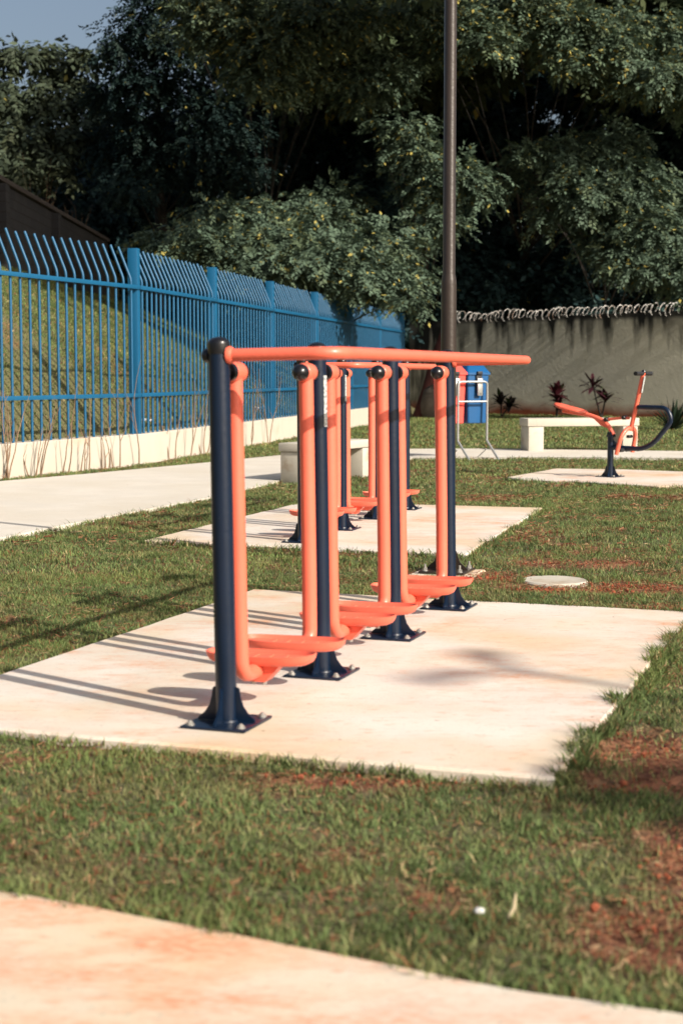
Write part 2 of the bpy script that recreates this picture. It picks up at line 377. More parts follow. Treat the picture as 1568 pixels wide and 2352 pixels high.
# ------------------------------------------------------------------ ground
def ground():
    # fine sheet where the camera stands and looks, coarse out to the horizon, all one mesh
    xs = np.concatenate([[-300, -120, -60, -30, -18], np.arange(-12, 14.01, .11), [18, 30, 60, 120, 300]])
    ys = np.concatenate([[-200, -60, -20, -6, -1], np.arange(1, 8, .07), np.arange(8, 20, .11), np.arange(20, 52, .4), [55, 60, 75, 100, 200, 500]])
    X, Y = np.meshgrid(xs, ys); b = bareness(X, Y)
    near = (np.abs(X) < 13) & (Y > 0) & (Y < 50)
    Z = GZ + np.where(near, (fbm(X, Y, .9)-.5)*.03 + (fbm(X, Y, 6)-.5)*.016 - b*.012 + b*(fbm(X, Y, 11, 3)-.5)*.06, 0)
    ins = np.zeros(X.shape, bool)
    for p in (PAD1, PAD2, PAD3, PATH, FRONT): ins |= inpoly(X, Y, p, .05)
    Z = np.where(ins, np.minimum(Z, GZ), Z)
    nx, ny = len(xs), len(ys)
    V = np.stack([X, Y, Z], -1).reshape(-1, 3)
    i = np.arange(nx-1)[None, :] + np.arange(ny-1)[:, None]*nx
    F = np.stack([i, i+1, i+1+nx, i+nx], -1).reshape(-1, 4)
    o = nmesh('ground', V, F, M_SOIL)
    a = o.data.attributes.new('bare', 'FLOAT', 'POINT'); a.data.foreach_set('value', b.astype(np.float32).ravel())
    o.data.shade_smooth(); tag(o, 'flat ground of red soil and thatch under the patchy lawn', 'ground', kind='structure')
    # hillside behind the fence
    ts = np.concatenate([np.linspace(0, 1, 40), [1.02, 1.3, 2, 4, 9]]); ys = np.arange(6, 100, .5)
    T, Y = np.meshgrid(ts, ys); xf = fx(Y)-.22; wl = np.minimum(-6.9, xf-4.2)
    X = xf + (wl-xf)*T; Z = GZ + 3.5*(np.clip(T, 0, 1)**.92)*np.clip((Y-4)/10, 0, 1) + np.where((T > .03) & (T <= 1), (fbm(X, Y, .5)-.5)*.25*np.clip(T*5, 0, 1), 0) + np.where(T > 1.01, 1.3, 0)
    Z = np.where(T <= 0, -.35, Z)
    nx, ny = len(ts), len(ys)
    V = np.stack([X, Y, Z], -1).reshape(-1, 3); i = np.arange(nx-1)[None, :] + np.arange(ny-1)[:, None]*nx
    F = np.stack([i, i+nx, i+1+nx, i+1], -1).reshape(-1, 4)
    o = nmesh('hillside', V, F, M_SOIL); o.data.shade_smooth()
    b = np.clip((fbm(X, Y, 1.2)-.66)/.12, 0, .4)
    a = o.data.attributes.new('bare', 'FLOAT', 'POINT'); a.data.foreach_set('value', b.astype(np.float32).ravel())
    tag(o, 'grassy embankment rising behind the blue fence', 'hillside', kind='structure')
ground()

def slab_mesh(name, poly, m, z1=0.0, z0=-.12, jit=.012, step=.12, bev=.01, label=None, cat=None, kind='structure', corner_wear=True):
    pts = []
    n = len(poly)
    for i in range(n):
        a, b = poly[i], poly[(i+1) % n]; L = (b-a).length; k = max(1, int(L/step))
        d = (b-a).normalized(); nn = Vector((d.y, -d.x))
        for j in range(k):
            q = a + (b-a)*j/k
            if L < 12: q = q + nn*(float(fbm(np.array(q.x), np.array(q.y), 3.1))-.5)*jit*2.5
            pts.append(q)
    c = sum(pts, Vector((0,0)))/len(pts)
    mb = MB(); k = len(pts)
    ring = lambda s, z: [(p.x-(p-c).normalized().x*s, p.y-(p-c).normalized().y*s, z) for p in pts]
    v = ring(0, z0) + ring(0, z1-bev) + ring(bev, z1)
    f = [tuple(range(k))[::-1], tuple(range(2*k, 3*k))]
    for L_ in (0, 1):
        for i in range(k): f.append((L_*k+i, L_*k+(i+1) % k, (L_+1)*k+(i+1) % k, (L_+1)*k+i))
    mb.raw(v, f); o = mb.build(name, m, smooth=30)
    tag(o, label, cat, kind=kind); return o
slab_mesh('concrete_pad', PAD1, M_PAD, label='stained pale concrete pad under the nearer walking machine', cat='concrete pad')
slab_mesh('concrete_pad', PAD2, M_PAD, label='pale concrete pad under the farther walking machine', cat='concrete pad')
slab_mesh('concrete_pad', PAD3, M_PAD, label='small pale concrete pad under the riding machine', cat='concrete pad')
slab_mesh('path', PATH, M_PATH, label='light concrete path curving past the fence and benches', cat='path', jit=.006, step=.3)
slab_mesh('path', FRONT, M_FOOT, label='out of focus stained concrete path across the front', cat='path', jit=.012)
slab_mesh('concrete_footing', FOOT, M_FOOT, z1=-.022, label='small concrete footing around the base of the lamp pole', cat='footing')

# ------------------------------------------------------------------ grass
def grass_blades(x, y, z, h, wd, name, label):
    n = len(x); az = RNG.random(n)*2*np.pi
    lean = RNG.random(n)**.8*1.25*h; la = RNG.random(n)*2*np.pi
    dx, dy = np.cos(az)*wd/2, np.sin(az)*wd/2; lx, ly = np.cos(la)*lean, np.sin(la)*lean
    V = np.empty((n, 5, 3), np.float32)
    for k, (sx, fz, fl_, wf) in enumerate(((-1,0,0,1),(1,0,0,1),(1,.6,.38,.75),(-1,.6,.38,.75),(0,1,1,0))):
        V[:, k, 0] = x + dx*sx*wf + lx*fl_; V[:, k, 1] = y + dy*sx*wf + ly*fl_; V[:, k, 2] = z + h*fz*(1 - .0*fl_)
    base = np.arange(n)[:, None]*5
    F = np.concatenate([base + np.array([[0,1,2]]), base + np.array([[0,2,3]]), base + np.array([[3,2,4]])])
    g = fbm(x, y, 1.7); g2 = fbm(x+50, y, 5.5); r = RNG.random(n)
    dry = np.clip((g2-.50)*2.4 + (r-.5)*.9, 0, 1)[:, None]
    grn = np.array([.112, .160, .056]) * (0.5+1.0*r)[:, None] + np.array([.035, .035, .004])*np.clip((g-.42)*2.5, 0, 1)[:, None]
    str_ = np.array([.36, .27, .13]) * (.7+.6*r)[:, None]
    c = grn*(1-dry*.36) + str_*dry*.36
    sel = (RNG.random(n) < .04); c[sel] = np.array([.42, .32, .17])*(.7+.5*r[sel])[:, None]
    sel = (RNG.random(n) < .05); c[sel] = np.array([.22, .085, .04])
    c = c*(.62+.85*fbm(x+13, y+4, 4.2, 3))[:, None]*np.array([1, 1, 1.])
    tint = np.repeat(c, 5, 0)
    o = nmesh(name, V.reshape(-1, 3), F, M_GRASS, tint)
    tag(o, label, 'grass', kind='stuff'); return o
def scatter(y0, y1, dens, wide=.27, marg=.5):
    area = wide*(y1*y1-y0*y0) + 2*marg*(y1-y0); n = int(area*dens)
    y = y0 + (y1-y0)*RNG.random(n*2); hw = wide*y+marg
    keep = RNG.random(n*2) < hw/(wide*y1+marg); y = y[keep][:n]; x = (RNG.random(len(y))*2-1)*(wide*y+marg)
    m = np.ones(len(x), bool)
    for p in (PAD1, PAD2, PAD3, PATH, FRONT): m &= ~inpoly(x, y, p, .008)
    for p in (SLAB, FOOT): m &= ~inpoly(x, y, p, .01)
    m &= x > fx(y)+.2
    b = bareness(x, y); m &= RNG.random(len(x)) > np.clip(b*1.15-.1, 0, .88)
    # clumping
    m &= RNG.random(len(x)) < .15+1.35*np.clip(fbm(x, y, 12, 3), 0, 1)**1.2
    x = x[m]; y = y[m]
    z = GZ + (fbm(x, y, .9)-.5)*.03 + (fbm(x, y, 6)-.5)*.016 - .004
    return x, y, z
parts = []
for (y0, y1, dens, hh, ww) in ((2.6, 9.6, 14500, .025, .0042), (9.6, 17, 5600, .028, .0060), (17, 27, 1700, .032, .011), (27, 49, 520, .04, .024)):
    x, y, z = scatter(y0, y1, dens)
    tall = .35+1.5*fbm(x+9, y, 6.0)*(.4+RNG.random(len(x))**1.3)
    tall = tall*np.where(RNG.random(len(x)) < .02, 1.7, 1)
    parts.append((x, y, z, hh*tall*.98, np.full(len(x), ww)))
for poly, dn in ((PAD1, 900), (PAD2, 420), (PAD3, 260), (FRONT, 650), (SLAB, 500), (PATH, 90)):
    for i in range(len(poly)):
        a_, b_ = poly[i], poly[(i+1) % len(poly)]; L = (b_-a_).length
        if poly is FRONT and min(a_.y, b_.y) < 1: continue
        if max(abs(a_.x), abs(b_.x)) > 16: continue
        side = poly is PAD1 and i == 0; near_ = poly is PAD1 and i == 3; left_ = poly is PAD1 and i == 2
        n = int(L*dn*(1.7 if side else 1)); t = RNG.random(n); d = (b_-a_)/L; nn = Vector((d.y, -d.x)); c = sum(poly, Vector((0,0)))/len(poly)
        if nn.dot((a_+b_)/2-c) < 0: nn = -nn
        if poly in (FRONT, PATH):
            q = (a_+b_)/2 + nn*.03
            if inpoly(np.array([q.x]), np.array([q.y]), poly)[0]: nn = -nn
        px_, py_ = a_.x+(b_.x-a_.x)*t, a_.y+(b_.y-a_.y)*t
        lob = fbm(px_, py_, 5.0, 3)
        off = RNG.random(n)*.07 - np.clip(lob-.42, 0, 1)*(.14 if side else .10)
        k = (RNG.random(n) < (.25+1.1*lob)*(.35 if near_ else 1)) & (bareness(px_, py_) < .75)
        if near_ or left_: off = np.abs(off)+.015
        x = (px_+nn.x*off)[k]; y = (py_+nn.y*off)[k]; m_ = len(x)
        sc = 1 if a_.y < 11 else 1.3
        parts.append((x, y, np.full(m_, GZ+.004), (.028+.035*RNG.random(m_)**2)*(.5+.9*lob[k])*(.6 if near_ or left_ else 1), np.full(m_, .006*sc)))
def dead(y0, y1, dens, L, wd):
    n = int((.27*(y1*y1-y0*y0)+(y1-y0))*dens); y = y0+(y1-y0)*RNG.random(n); x = (RNG.random(n)*2-1)*(.27*y+.5)
    m = np.ones(n, bool)
    for p in (PAD1, PAD2, PAD3, PATH, FRONT, SLAB): m &= ~inpoly(x, y, p, .012)
    b = bareness(x, y); m &= (RNG.random(n) < .12+.9*b) & (x > fx(y)+.2) & (fbm(x, y, 9, 3) > .36); x, y = x[m], y[m]; n = len(x)
    a = RNG.random(n)*6.283; l = L*(.5+RNG.random(n)); z = GZ + .004 + RNG.random(n)*.012 - bareness(x, y)*.004
    dx, dy = np.cos(a)*l/2, np.sin(a)*l/2; sx, sy = -np.sin(a)*wd/2, np.cos(a)*wd/2; t = (RNG.random(n)-.5)*.5*l
    V = np.stack([np.stack([x-dx-sx, y-dy-sy, z-t*.2], -1), np.stack([x-dx+sx, y-dy+sy, z-t*.2+wd*.5], -1), np.stack([x+dx+sx, y+dy+sy, z+t+wd*.5], -1), np.stack([x+dx-sx, y+dy-sy, z+t], -1)], 1)
    c = np.array([.32, .16, .085])*(.35+.9*RNG.random(n))[:, None]; c[RNG.random(n) < .12] = np.array([.42, .30, .17]); c[RNG.random(n) < .25] = np.array([.16, .045, .022])
    return V.reshape(-1, 3), np.repeat(c, 4, 0)
DV, DC = zip(dead(2.6, 6, 4200, .026, .0028), dead(6, 11, 3200, .028, .0034), dead(11, 26, 350, .05, .010)); DV = np.concatenate(DV); DC = np.concatenate(DC)
tag(nmesh('dead_grass', DV, np.arange(len(DV)).reshape(-1, 4), M_GRASS, DC), 'brown dead stems lying over the bare red soil of the lawn', 'dead grass', kind='stuff')
a = [np.concatenate([p[i] for p in parts]) for i in range(5)]
grass_blades(*a, 'lawn_grass', 'short patchy lawn grass with straw and bare spots around the pads')
n = 230000; Y = 14 + 34*RNG.random(n)**.8; t = RNG.random(n)
xf = fx(Y)-.25; wl = np.minimum(-6.9, xf-4.2); X = xf + (wl-xf)*t
Z = hill(X, Y) + (fbm(X, Y, .5)-.5)*.25*np.clip(t*5, 0, 1) - .01
o = grass_blades(X, Y, Z, .04+.035*RNG.random(n), np.full(n, .017), 'hillside_grass', 'rough sunlit grass covering the slope behind the blue fence')

# ------------------------------------------------------------------ walking machines
def make_walker(label_on=True):
    root = empty('air_walker')
    for i in range(4):
        x = SP*i
        post = MB().lathe([(.038, 0), (.0382, .7), (.038, 1.335)], Matrix.Translation((x, 0, 0)), 28).build('post', M_NV, root)
        cap = MB().lathe([(.0395, 1.322), (.0402, 1.326), (.0402, 1.358)] + [(.0402*math.cos(a*.157), 1.358+.024*math.sin(a*.157)) for a in range(1, 10)] + [(.001, 1.3825)], Matrix.Translation((x, 0, 0)), 28).build('post_cap', M_BK, post)
        pl = MB(); pl.box((x, 0, .006), (.25, .25, .01), bev=.002)
        prof = [(.034, .012), (.112, .012), (.108, .022), (.085, .040), (.066, .066), (.056, .098), (.052, .128), (.046, .134), (.034, .134)]
        for k in range(4):
            T = Matrix.Translation((x, 0, 0)) @ Matrix.Rotation(k*math.pi/2, 4, 'Z') @ Matrix(((1,0,0,0),(0,0,1,0),(0,1,0,0),(0,0,0,1)))
            pl.prism(prof, -.0035, .0035, T)
        pl.lathe([(.046, .011), (.044, .018), (.0383, .02)], Matrix.Translation((x, 0, 0)), 24)
        pl.build('base_plate', M_NV, post, smooth=35)
        for sx in (-1, 1):
            for sy in (-1, 1):
                T = Matrix.Translation((x+sx*.098, sy*.098, .011))
                b = MB(); b.lathe([(.017, 0), (.017, .003)], T, 16); b.lathe([(.0125, .003), (.0125, .010), (.0095, .0115)], T @ Matrix.Rotation(.4*i+sx, 4, 'Z'), 6)
                b.lathe([(.0065, .0115), (.0065, .015), (.005, .016)], T, 10); b.build('bolt', M_BO, post, smooth=30)
        sides = [s for s in (-1, 1) if 0 <= i+(s-1)/2 < 3 or (s == -1 and i > 0)]
        sides = ([-1] if i > 0 else []) + ([1] if i < 3 else [])
        for s in sides:
            T = Matrix.Translation((x, 0, 1.258)) @ Matrix.Rotation(s*math.pi/2, 4, 'Y')
            lg = MB()
            pts = [(x+s*.13, 0, 1.258), (x+s*.13, 0, .9), (x+s*.13, 0, .5), (x+s*.13, 0, .32)]
            c = rounded([(x+s*.13, 0, .42), (x+s*.136, 0, .150), (x+s*.275, 0, .142)], .16, 12)
            lg.tube(pts[:-1] + c, .0300, 22)
            lg.lathe([(.030, .086), (.0365, .090), (.038, .100), (.038, .160), (.0365, .170), (.030, .174)], T, 24)
            leg = lg.build('swing_leg', M_OR, root, smooth=50)
            ax = MB(); ax.lathe([(.020, .036), (.020, .060), (.035, .062), (.037, .070), (.036, .088), (.020, .089)], T, 22)
            ax.build('pivot_bearing', M_BK, leg, smooth=50)
            kb = MB(); kb.lathe([(.028, .172), (.0335, .176), (.0345, .186), (.033, .198), (.028, .210), (.020, .219), (.010, .224), (.001, .225)], T, 22)
            kb.build('ball_cap', M_BK, leg, smooth=60)
            # pedal tray
            cx = x+s*.325; pd = MB(); N = 44
            def ring(L, Wd_, z, lift=0.0):
                out = []
                for j in range(N):
                    a = 2*math.pi*j/N; ca, sa = math.cos(a), math.sin(a)
                    e = .72
                    yy = L*math.copysign(abs(ca)**e, ca); xx = Wd_*math.copysign(abs(sa)**e, sa)
                    out.append((cx+xx, yy, z + lift*(yy/.21)**2))
                return out
            rings = [ring(.150, .056, .163), ring(.190, .073, .164, .003), ring(.206, .080, .170, .005), ring(.216, .083, .184, .006), ring(.220, .085, .199, .006), ring(.214, .079, .201, .006), ring(.203, .071, .186, .005), ring(.15, .05, .182, .002)]
            vs = [p for r_ in rings for p in r_]; fs = [tuple(range(N))[::-1], tuple(range((len(rings)-1)*N, len(rings)*N))]
            for q in range(len(rings)-1):
                for j in range(N): fs.append((q*N+j, q*N+(j+1) % N, (q+1)*N+(j+1) % N, (q+1)*N+j))
            pd.raw(vs, fs)
            for yy in (-.09, -.03, .03, .09): pd.box((cx, yy, .186), (.10, .012, .007), bev=.002)
            pd.build('pedal', M_OR, leg, smooth=45)
            br = MB(); br.prism([(-.10, .168), (.085, .168), (.035, .100), (-.035, .100)], -.025, .045, Matrix.Translation((x+s*.30, 0, 0)) @ Matrix(((0,0,s,0),(1,0,0,0),(0,1,0,0),(0,0,0,1))))
            br.build('pedal_bracket', M_OR, leg, smooth=30)
            for yy in (-.022, .022):
                MB().lathe([(.010, .088), (.010, .100), (.006, .104)], Matrix.Translation((x+s*.30, yy, 0)), 6).build('bracket_bolt', M_BO, leg, smooth=30)
    z = 1.317
    hr = MB(); path = rounded([(0, -.034, z), (0, -.445, z), (SP*3+.015, -.445, z), (SP*3, -.034, z)], .10, 10)
    hr.tube(path, .0225, 20)
    for xx in (0, SP*3): hr.lathe([(.024, .034), (.031, .036), (.031, .046), (.024, .056)], Matrix.Translation((xx, 0, z)) @ Matrix.Rotation(math.pi/2, 4, 'X'), 20)
    rail = hr.build('handrail', M_OR, root, smooth=50)
    for xx in (0, SP*3):
        MB().lathe([(.026, .034), (.026, .046), (.022, .056), (.012, .063), (.001, .065)], Matrix.Translation((xx, 0, z)) @ Matrix.Rotation(-math.pi/2, 4, 'X'), 18).build('rail_cap', M_BK, rail)
    # sticker strip on the second post
    st = MB(); vs = []; fs = []
    for k in range(9):
        a = R(-90 + (-28 + 56*k/8))
        for zz in (1.035, 1.245): vs.append((SP + .0392*math.cos(a), .0392*math.sin(a), zz))
    for k in range(8): fs.append((2*k, 2*k+2, 2*k+3, 2*k+1))
    st.raw(vs, fs); st.build('instruction_sticker', M_ST, root, smooth=60)
    return root
w1 = make_walker()
def place(o, P, U, rx):
    o.matrix_world = Matrix.Translation((P.x, P.y, .0)) @ Matrix.Rotation(math.atan2(U.y, U.x), 4, 'Z') @ Matrix.Rotation(rx, 4, 'X')
w2 = copy_tree(w1)
place(w1, P1, U1, R(-.9)); place(w2, Q1, U2, R(-.2))
tag(w1, 'nearest orange and navy walking machine with four posts, long handrail in front', 'exercise machine', 'triple walking machines on concrete pads')
tag(w2, 'farther orange and navy walking machine seen between the legs of the nearest one', 'exercise machine', 'triple walking machines on concrete pads')

# ------------------------------------------------------------------ riding machine
def rider():
    g = G(1400, 1095); root = empty('riding_machine', (g[0], g[1], 0), R(-38))
    tag(root, 'small orange and navy riding machine with seat and T handle on its own pad', 'exercise machine')
    c = 1/math.cos(R(36))
    X = lambda x: x*c
    post = MB().lathe([(.038, 0), (.038, .50)], n=24).build('post', M_NV, root)
    pl = MB(); pl.box((0, 0, .006), (.26, .26, .01), bev=.002)
    prof = [(.034, .012), (.112, .012), (.1, .03), (.075, .06), (.06, .1), (.054, .128), (.034, .134)]
    for k in range(4):
        T = Matrix.Rotation(k*math.pi/2+.2, 4, 'Z') @ Matrix(((1,0,0,0),(0,0,1,0),(0,1,0,0),(0,0,0,1)))
        pl.prism(prof, -.0035, .0035, T)
    pl.build('base_plate', M_NV, post)
    for sx in (-1, 1):
        for sy in (-1, 1): MB().lathe([(.017, 0), (.017, .004), (.012, .004), (.012, .016)], Matrix.Translation((sx*.1, sy*.1, .011)), 8).build('bolt', M_BO, post)
    yk = MB(); yk.prism([(-.04, .49), (.045, .49), (.03, .55), (-.02, .55)], -.045, -.038, Matrix(((1,0,0,0),(0,0,1,0),(0,1,0,0),(0,0,0,1)))); yk.prism([(-.04, .49), (.045, .49), (.03, .55), (-.02, .55)], .038, .045, Matrix(((1,0,0,0),(0,0,1,0),(0,1,0,0),(0,0,0,1))))
    yk.build('pivot_bracket', M_NV, post)
    fr = MB(); fr.tube(rounded([(X(.02), 0, .36), (X(.35), 0, .352), (X(.47), 0, .43), (X(.655), 0, .70), (X(.60), 0, .85), (X(.31), 0, .857)], [.12, .14, .16, .16], 9), .030, 18)
    fr.prism([(X(.03), .45), (X(.10), .39), (X(.12), .355), (X(.03), .355)], -.006, .006, Matrix(((1,0,0,0),(0,0,1,0),(0,1,0,0),(0,0,0,1))))
    frame = fr.build('curved_frame', M_NV, root, smooth=50)
    MB().lathe([(.031, 0), (.031, .02), (.02, .028)], Matrix.Translation((X(.31), 0, .857)) @ Matrix.Rotation(-math.pi/2, 4, 'Y'), 16).build('end_cap', M_BK, frame)
    sa = MB(); sa.tube(rounded([(X(.03), 0, .52), (X(-.05), 0, .665), (X(-.21), 0, .745), (X(-.54), 0, .80)], [.08, .1], 8), .027, 16)
    sa.prism([(X(-.21), .725), (X(-.06), .65), (X(-.045), .60), (X(-.11), .625)], -.005, .005, Matrix(((1,0,0,0),(0,0,1,0),(0,1,0,0),(0,0,0,1))))
    arm = sa.build('seat_arm', M_OR, root, smooth=50)
    T = Matrix.Translation((X(-.45), 0, .825)) @ Matrix.Rotation(R(11), 4, 'Y')
    st = MB(); N = 40; vs = []; fs = []; rr = [(.9, -.02), (1, -.008), (1.0, .006), (.95, .016), (.6, .018)]
    for (q, zz) in rr:
        for j in range(N):
            a = 2*math.pi*j/N; vs.append(tuple(T @ Vector((.235*q*math.cos(a), .14*q*math.sin(a)*(1-.18*math.cos(a)), zz + (.018*math.cos(a)**2 if math.cos(a) < 0 else 0)))))
    fs = [tuple(range(N))[::-1], tuple(range(4*N, 5*N))] + [(q*N+j, q*N+(j+1) % N, (q+1)*N+(j+1) % N, (q+1)*N+j) for q in range(4) for j in range(N)]
    st.raw(vs, fs); st.build('seat', M_OR, arm, smooth=50)
    lk = MB(); lk.tube([(X(-.046), 0, .70), (X(.149), 0, .727), (X(.20), 0, .72)], .017, 12); link = lk.build('link_rod', M_OR, root)
    RX = Matrix.Rotation(math.pi/2, 4, 'X')
    for (kx, kz) in ((-.046, .70), (.149, .727)):
        MB().lathe([(.026, -.04), (.026, .04), (.02, .048), (.001, .05)], Matrix.Translation((X(kx), 0, kz)) @ RX, 16).build('pivot_knob', M_BK, link)
    MB().lathe([(.02, -.05), (.02, .05), (.01, .056)], Matrix.Translation((0, 0, .52)) @ RX, 14).build('pivot_knob', M_BK, post)
    hc = MB(); hc.tube([(X(.215), 0, .57), (X(.27), 0, .86), (X(.343), 0, 1.27)], .026, 16)
    col = hc.build('handle_column', M_OR, root)
    for s in (-1, 1):
        MB().tube([(X(.343), s*.02, 1.26), (X(.343), s*.205, 1.26)], .026, 14).build('grip', M_RB, col)
    MB().lathe([(.029, 1.275), (.028, 1.29), (.018, 1.302), (.001, 1.305)], Matrix.Translation((X(.346), 0, 0)), 14).build('column_cap', M_BK, col)
    MB().box((0,0,0), (.004, .03, .20), mtx=Matrix.Translation((X(.330)+.024, -.012, 1.13)) @ Matrix.Rotation(R(10), 4, 'Y')).build('instruction_sticker', M_ST, col)
    fk = MB(); fk.tube(rounded([(X(.145), -.19, .285), (X(.19), -.19, .50), (X(.215), -.10, .60), (X(.215), .10, .60), (X(.19), .19, .50), (X(.16), .19, .30)], [.06, .09, .09, .06], 7), .026, 14)
    fork = fk.build('fork_legs', M_OR, root, smooth=50)
    for s in (-1, 1):
        MB().tube([(X(.155), s*.14, .335), (X(.155), s*.02+s*.02, .335)], .024, 14).build('foot_peg', M_RB, fork)
    MB().tube([(X(.205), -.05, .50), (X(.205), .05, .50)], .02, 12).build('stop_buffer', M_RB, fork)
rider()

# ------------------------------------------------------------------ benches
def bench(name_label, base, yaw, L, D, Ht, t, legt):
    root = empty('concrete_bench', (base[0], base[1], 0), yaw); root['label'] = name_label; root['category'] = 'bench'; root['group'] = 'concrete benches beside the path'
    MB().box((L/2, D/2, Ht-t/2), (L, D, t), bev=.012).build('seat', M_BE, root)
    for x in (legt/2+.02, L-legt/2-.02):
        MB().box((x, D/2, (Ht-t-.004)/2-.02), (legt, D-.03, Ht-t-.004+.04), bev=.012).build('leg', M_BE, root)
g0 = Vector(G(715, 1107)); g1 = Vector(G(845, 1091)); yaw1 = math.atan2(g1.y-g0.y, g1.x-g0.x)
# local x along the long side, local y to the left/back
bench('squat pale concrete bench beside the side path, behind the walking machines', g0, yaw1, (g1-g0).length+.08, .45, .445, .10, .17)
g = G(1236, 1036)
bench('long pale concrete bench on the far path in front of the stained wall', (g[0]-.18, g[1]), R(11), 1.93, .46, .53, .13, .26)

# ------------------------------------------------------------------ bins
def bins():
    th = R(27); g = Vector(G(1016, 1050)); k = 22.9/g.y
    ox, oy = (1018-CX)/FP*22.9, 22.75
    root = empty('bin_stand', (ox, oy, 0), th); tag(root, 'galvanised tube stand carrying two plastic litter bins near the wall', 'bin stand')
    def sdf(name, m, x0, lab):
        r = empty(name, (0,0,0)); r.matrix_world = root.matrix_world @ Matrix.Translation((x0, 0, 0)); tag(r, lab, 'litter bin', 'twin litter bins on a stand')
        wd, dp = .385, .36
        b = MB()
        def rr(w_, d_, z, rad=.03):
            out = []
            for (cx, cy, a0) in ((w_/2-rad, -d_/2+rad, -90), (w_/2-rad, d_/2-rad, 0), (-w_/2+rad, d_/2-rad, 90), (-w_/2+rad, -d_/2+rad, 180)):
                for q in range(5):
                    a = R(a0+q*22.5); out.append((wd/2+cx+rad*math.cos(a), dp/2+cy+rad*math.sin(a), z))
            return out
        rs = [rr(wd*.82, dp*.8, .515), rr(wd*.87, dp*.86, .525), rr(wd*.99, dp*.98, 1.245), rr(wd*.99, dp*.98, 1.25)]
        vs = [p for q in rs for p in q]; n = 20; fs = [tuple(range(n))[::-1], tuple(range(3*n, 4*n))] + [(q*n+j, q*n+(j+1) % n, (q+1)*n+(j+1) % n, (q+1)*n+j) for q in range(3) for j in range(n)]
        b.raw(vs, fs); b.build('body', m, r, smooth=35)
        l = MB(); rs = [rr(wd+.035, dp+.035, 1.245), rr(wd+.035, dp+.035, 1.278), rr(wd+.01, dp+.01, 1.29), rr(wd*.80, dp*.62, 1.375), rr(wd*.74, dp*.55, 1.385)]
        vs = [p for q in rs for p in q]; fs = [tuple(range(n))[::-1], tuple(range(4*n, 5*n))] + [(q*n+j, q*n+(j+1) % n, (q+1)*n+(j+1) % n, (q+1)*n+j) for q in range(4) for j in range(n)]
        l.raw(vs, fs)
        for xx in (wd*.42, wd*.62): l.box((0,0,0), (.012, .20, .012), mtx=Matrix.Translation((xx, .055, 1.335)) @ Matrix.Rotation(R(46), 4, 'X'))
        lid = l.build('lid', m, r, smooth=35)
        MB().box((wd/2, -.012, .99+.13), (.10, .025, .30), bev=.006).build('hinge_block', M_RB, r)
        MB().box((wd/2, -.03, 1.27), (.085, .045, .05), bev=.006).build('hinge', M_RB, lid)
        return r
    sdf('litter_bin', M_RP, 0, 'red plastic litter bin with sloping lid, left of the blue one')
    sdf('litter_bin', M_BB, .40, 'blue plastic litter bin with sloping lid, right of the red one')
    f = MB(); y = -.075
    for s, x in ((0, .215), (1, .70)): pass
    zt = 1.14
    f.tube(rounded([(.19, y, .27), (.19, y, zt), (.70, y, zt), (.70, y, .27)], .06, 7), .0175, 12)
    f.tube([(.19, y, .845), (.70, y, .845)], .015, 10)
    f.build('frame', M_ZN, root, smooth=50)
    for x in (.19, .70):
        MB().tube([(x, y, .29), (x, y-.005, .255), (x+.03, y-.30, -.03)], .0175, 10).build('leg', M_ZN, root)
        MB().tube([(x, y+.01, .13), (x-.02, y+.26, -.03)], .008, 8).build('leg', M_ZN, root)
    for x in (.192, .592):
        MB().box((x, -.042, 1.06), (.085, .028, .26), bev=.004).build('bracket', M_ZN, root)
        for zz in (.97, 1.15): MB().lathe([(.011, 0), (.011, .008), (.005, .014)], Matrix.Translation((x+.01, -.056, zz)) @ Matrix.Rotation(math.pi/2, 4, 'X'), 8).build('bolt', M_BO, root)
bins()

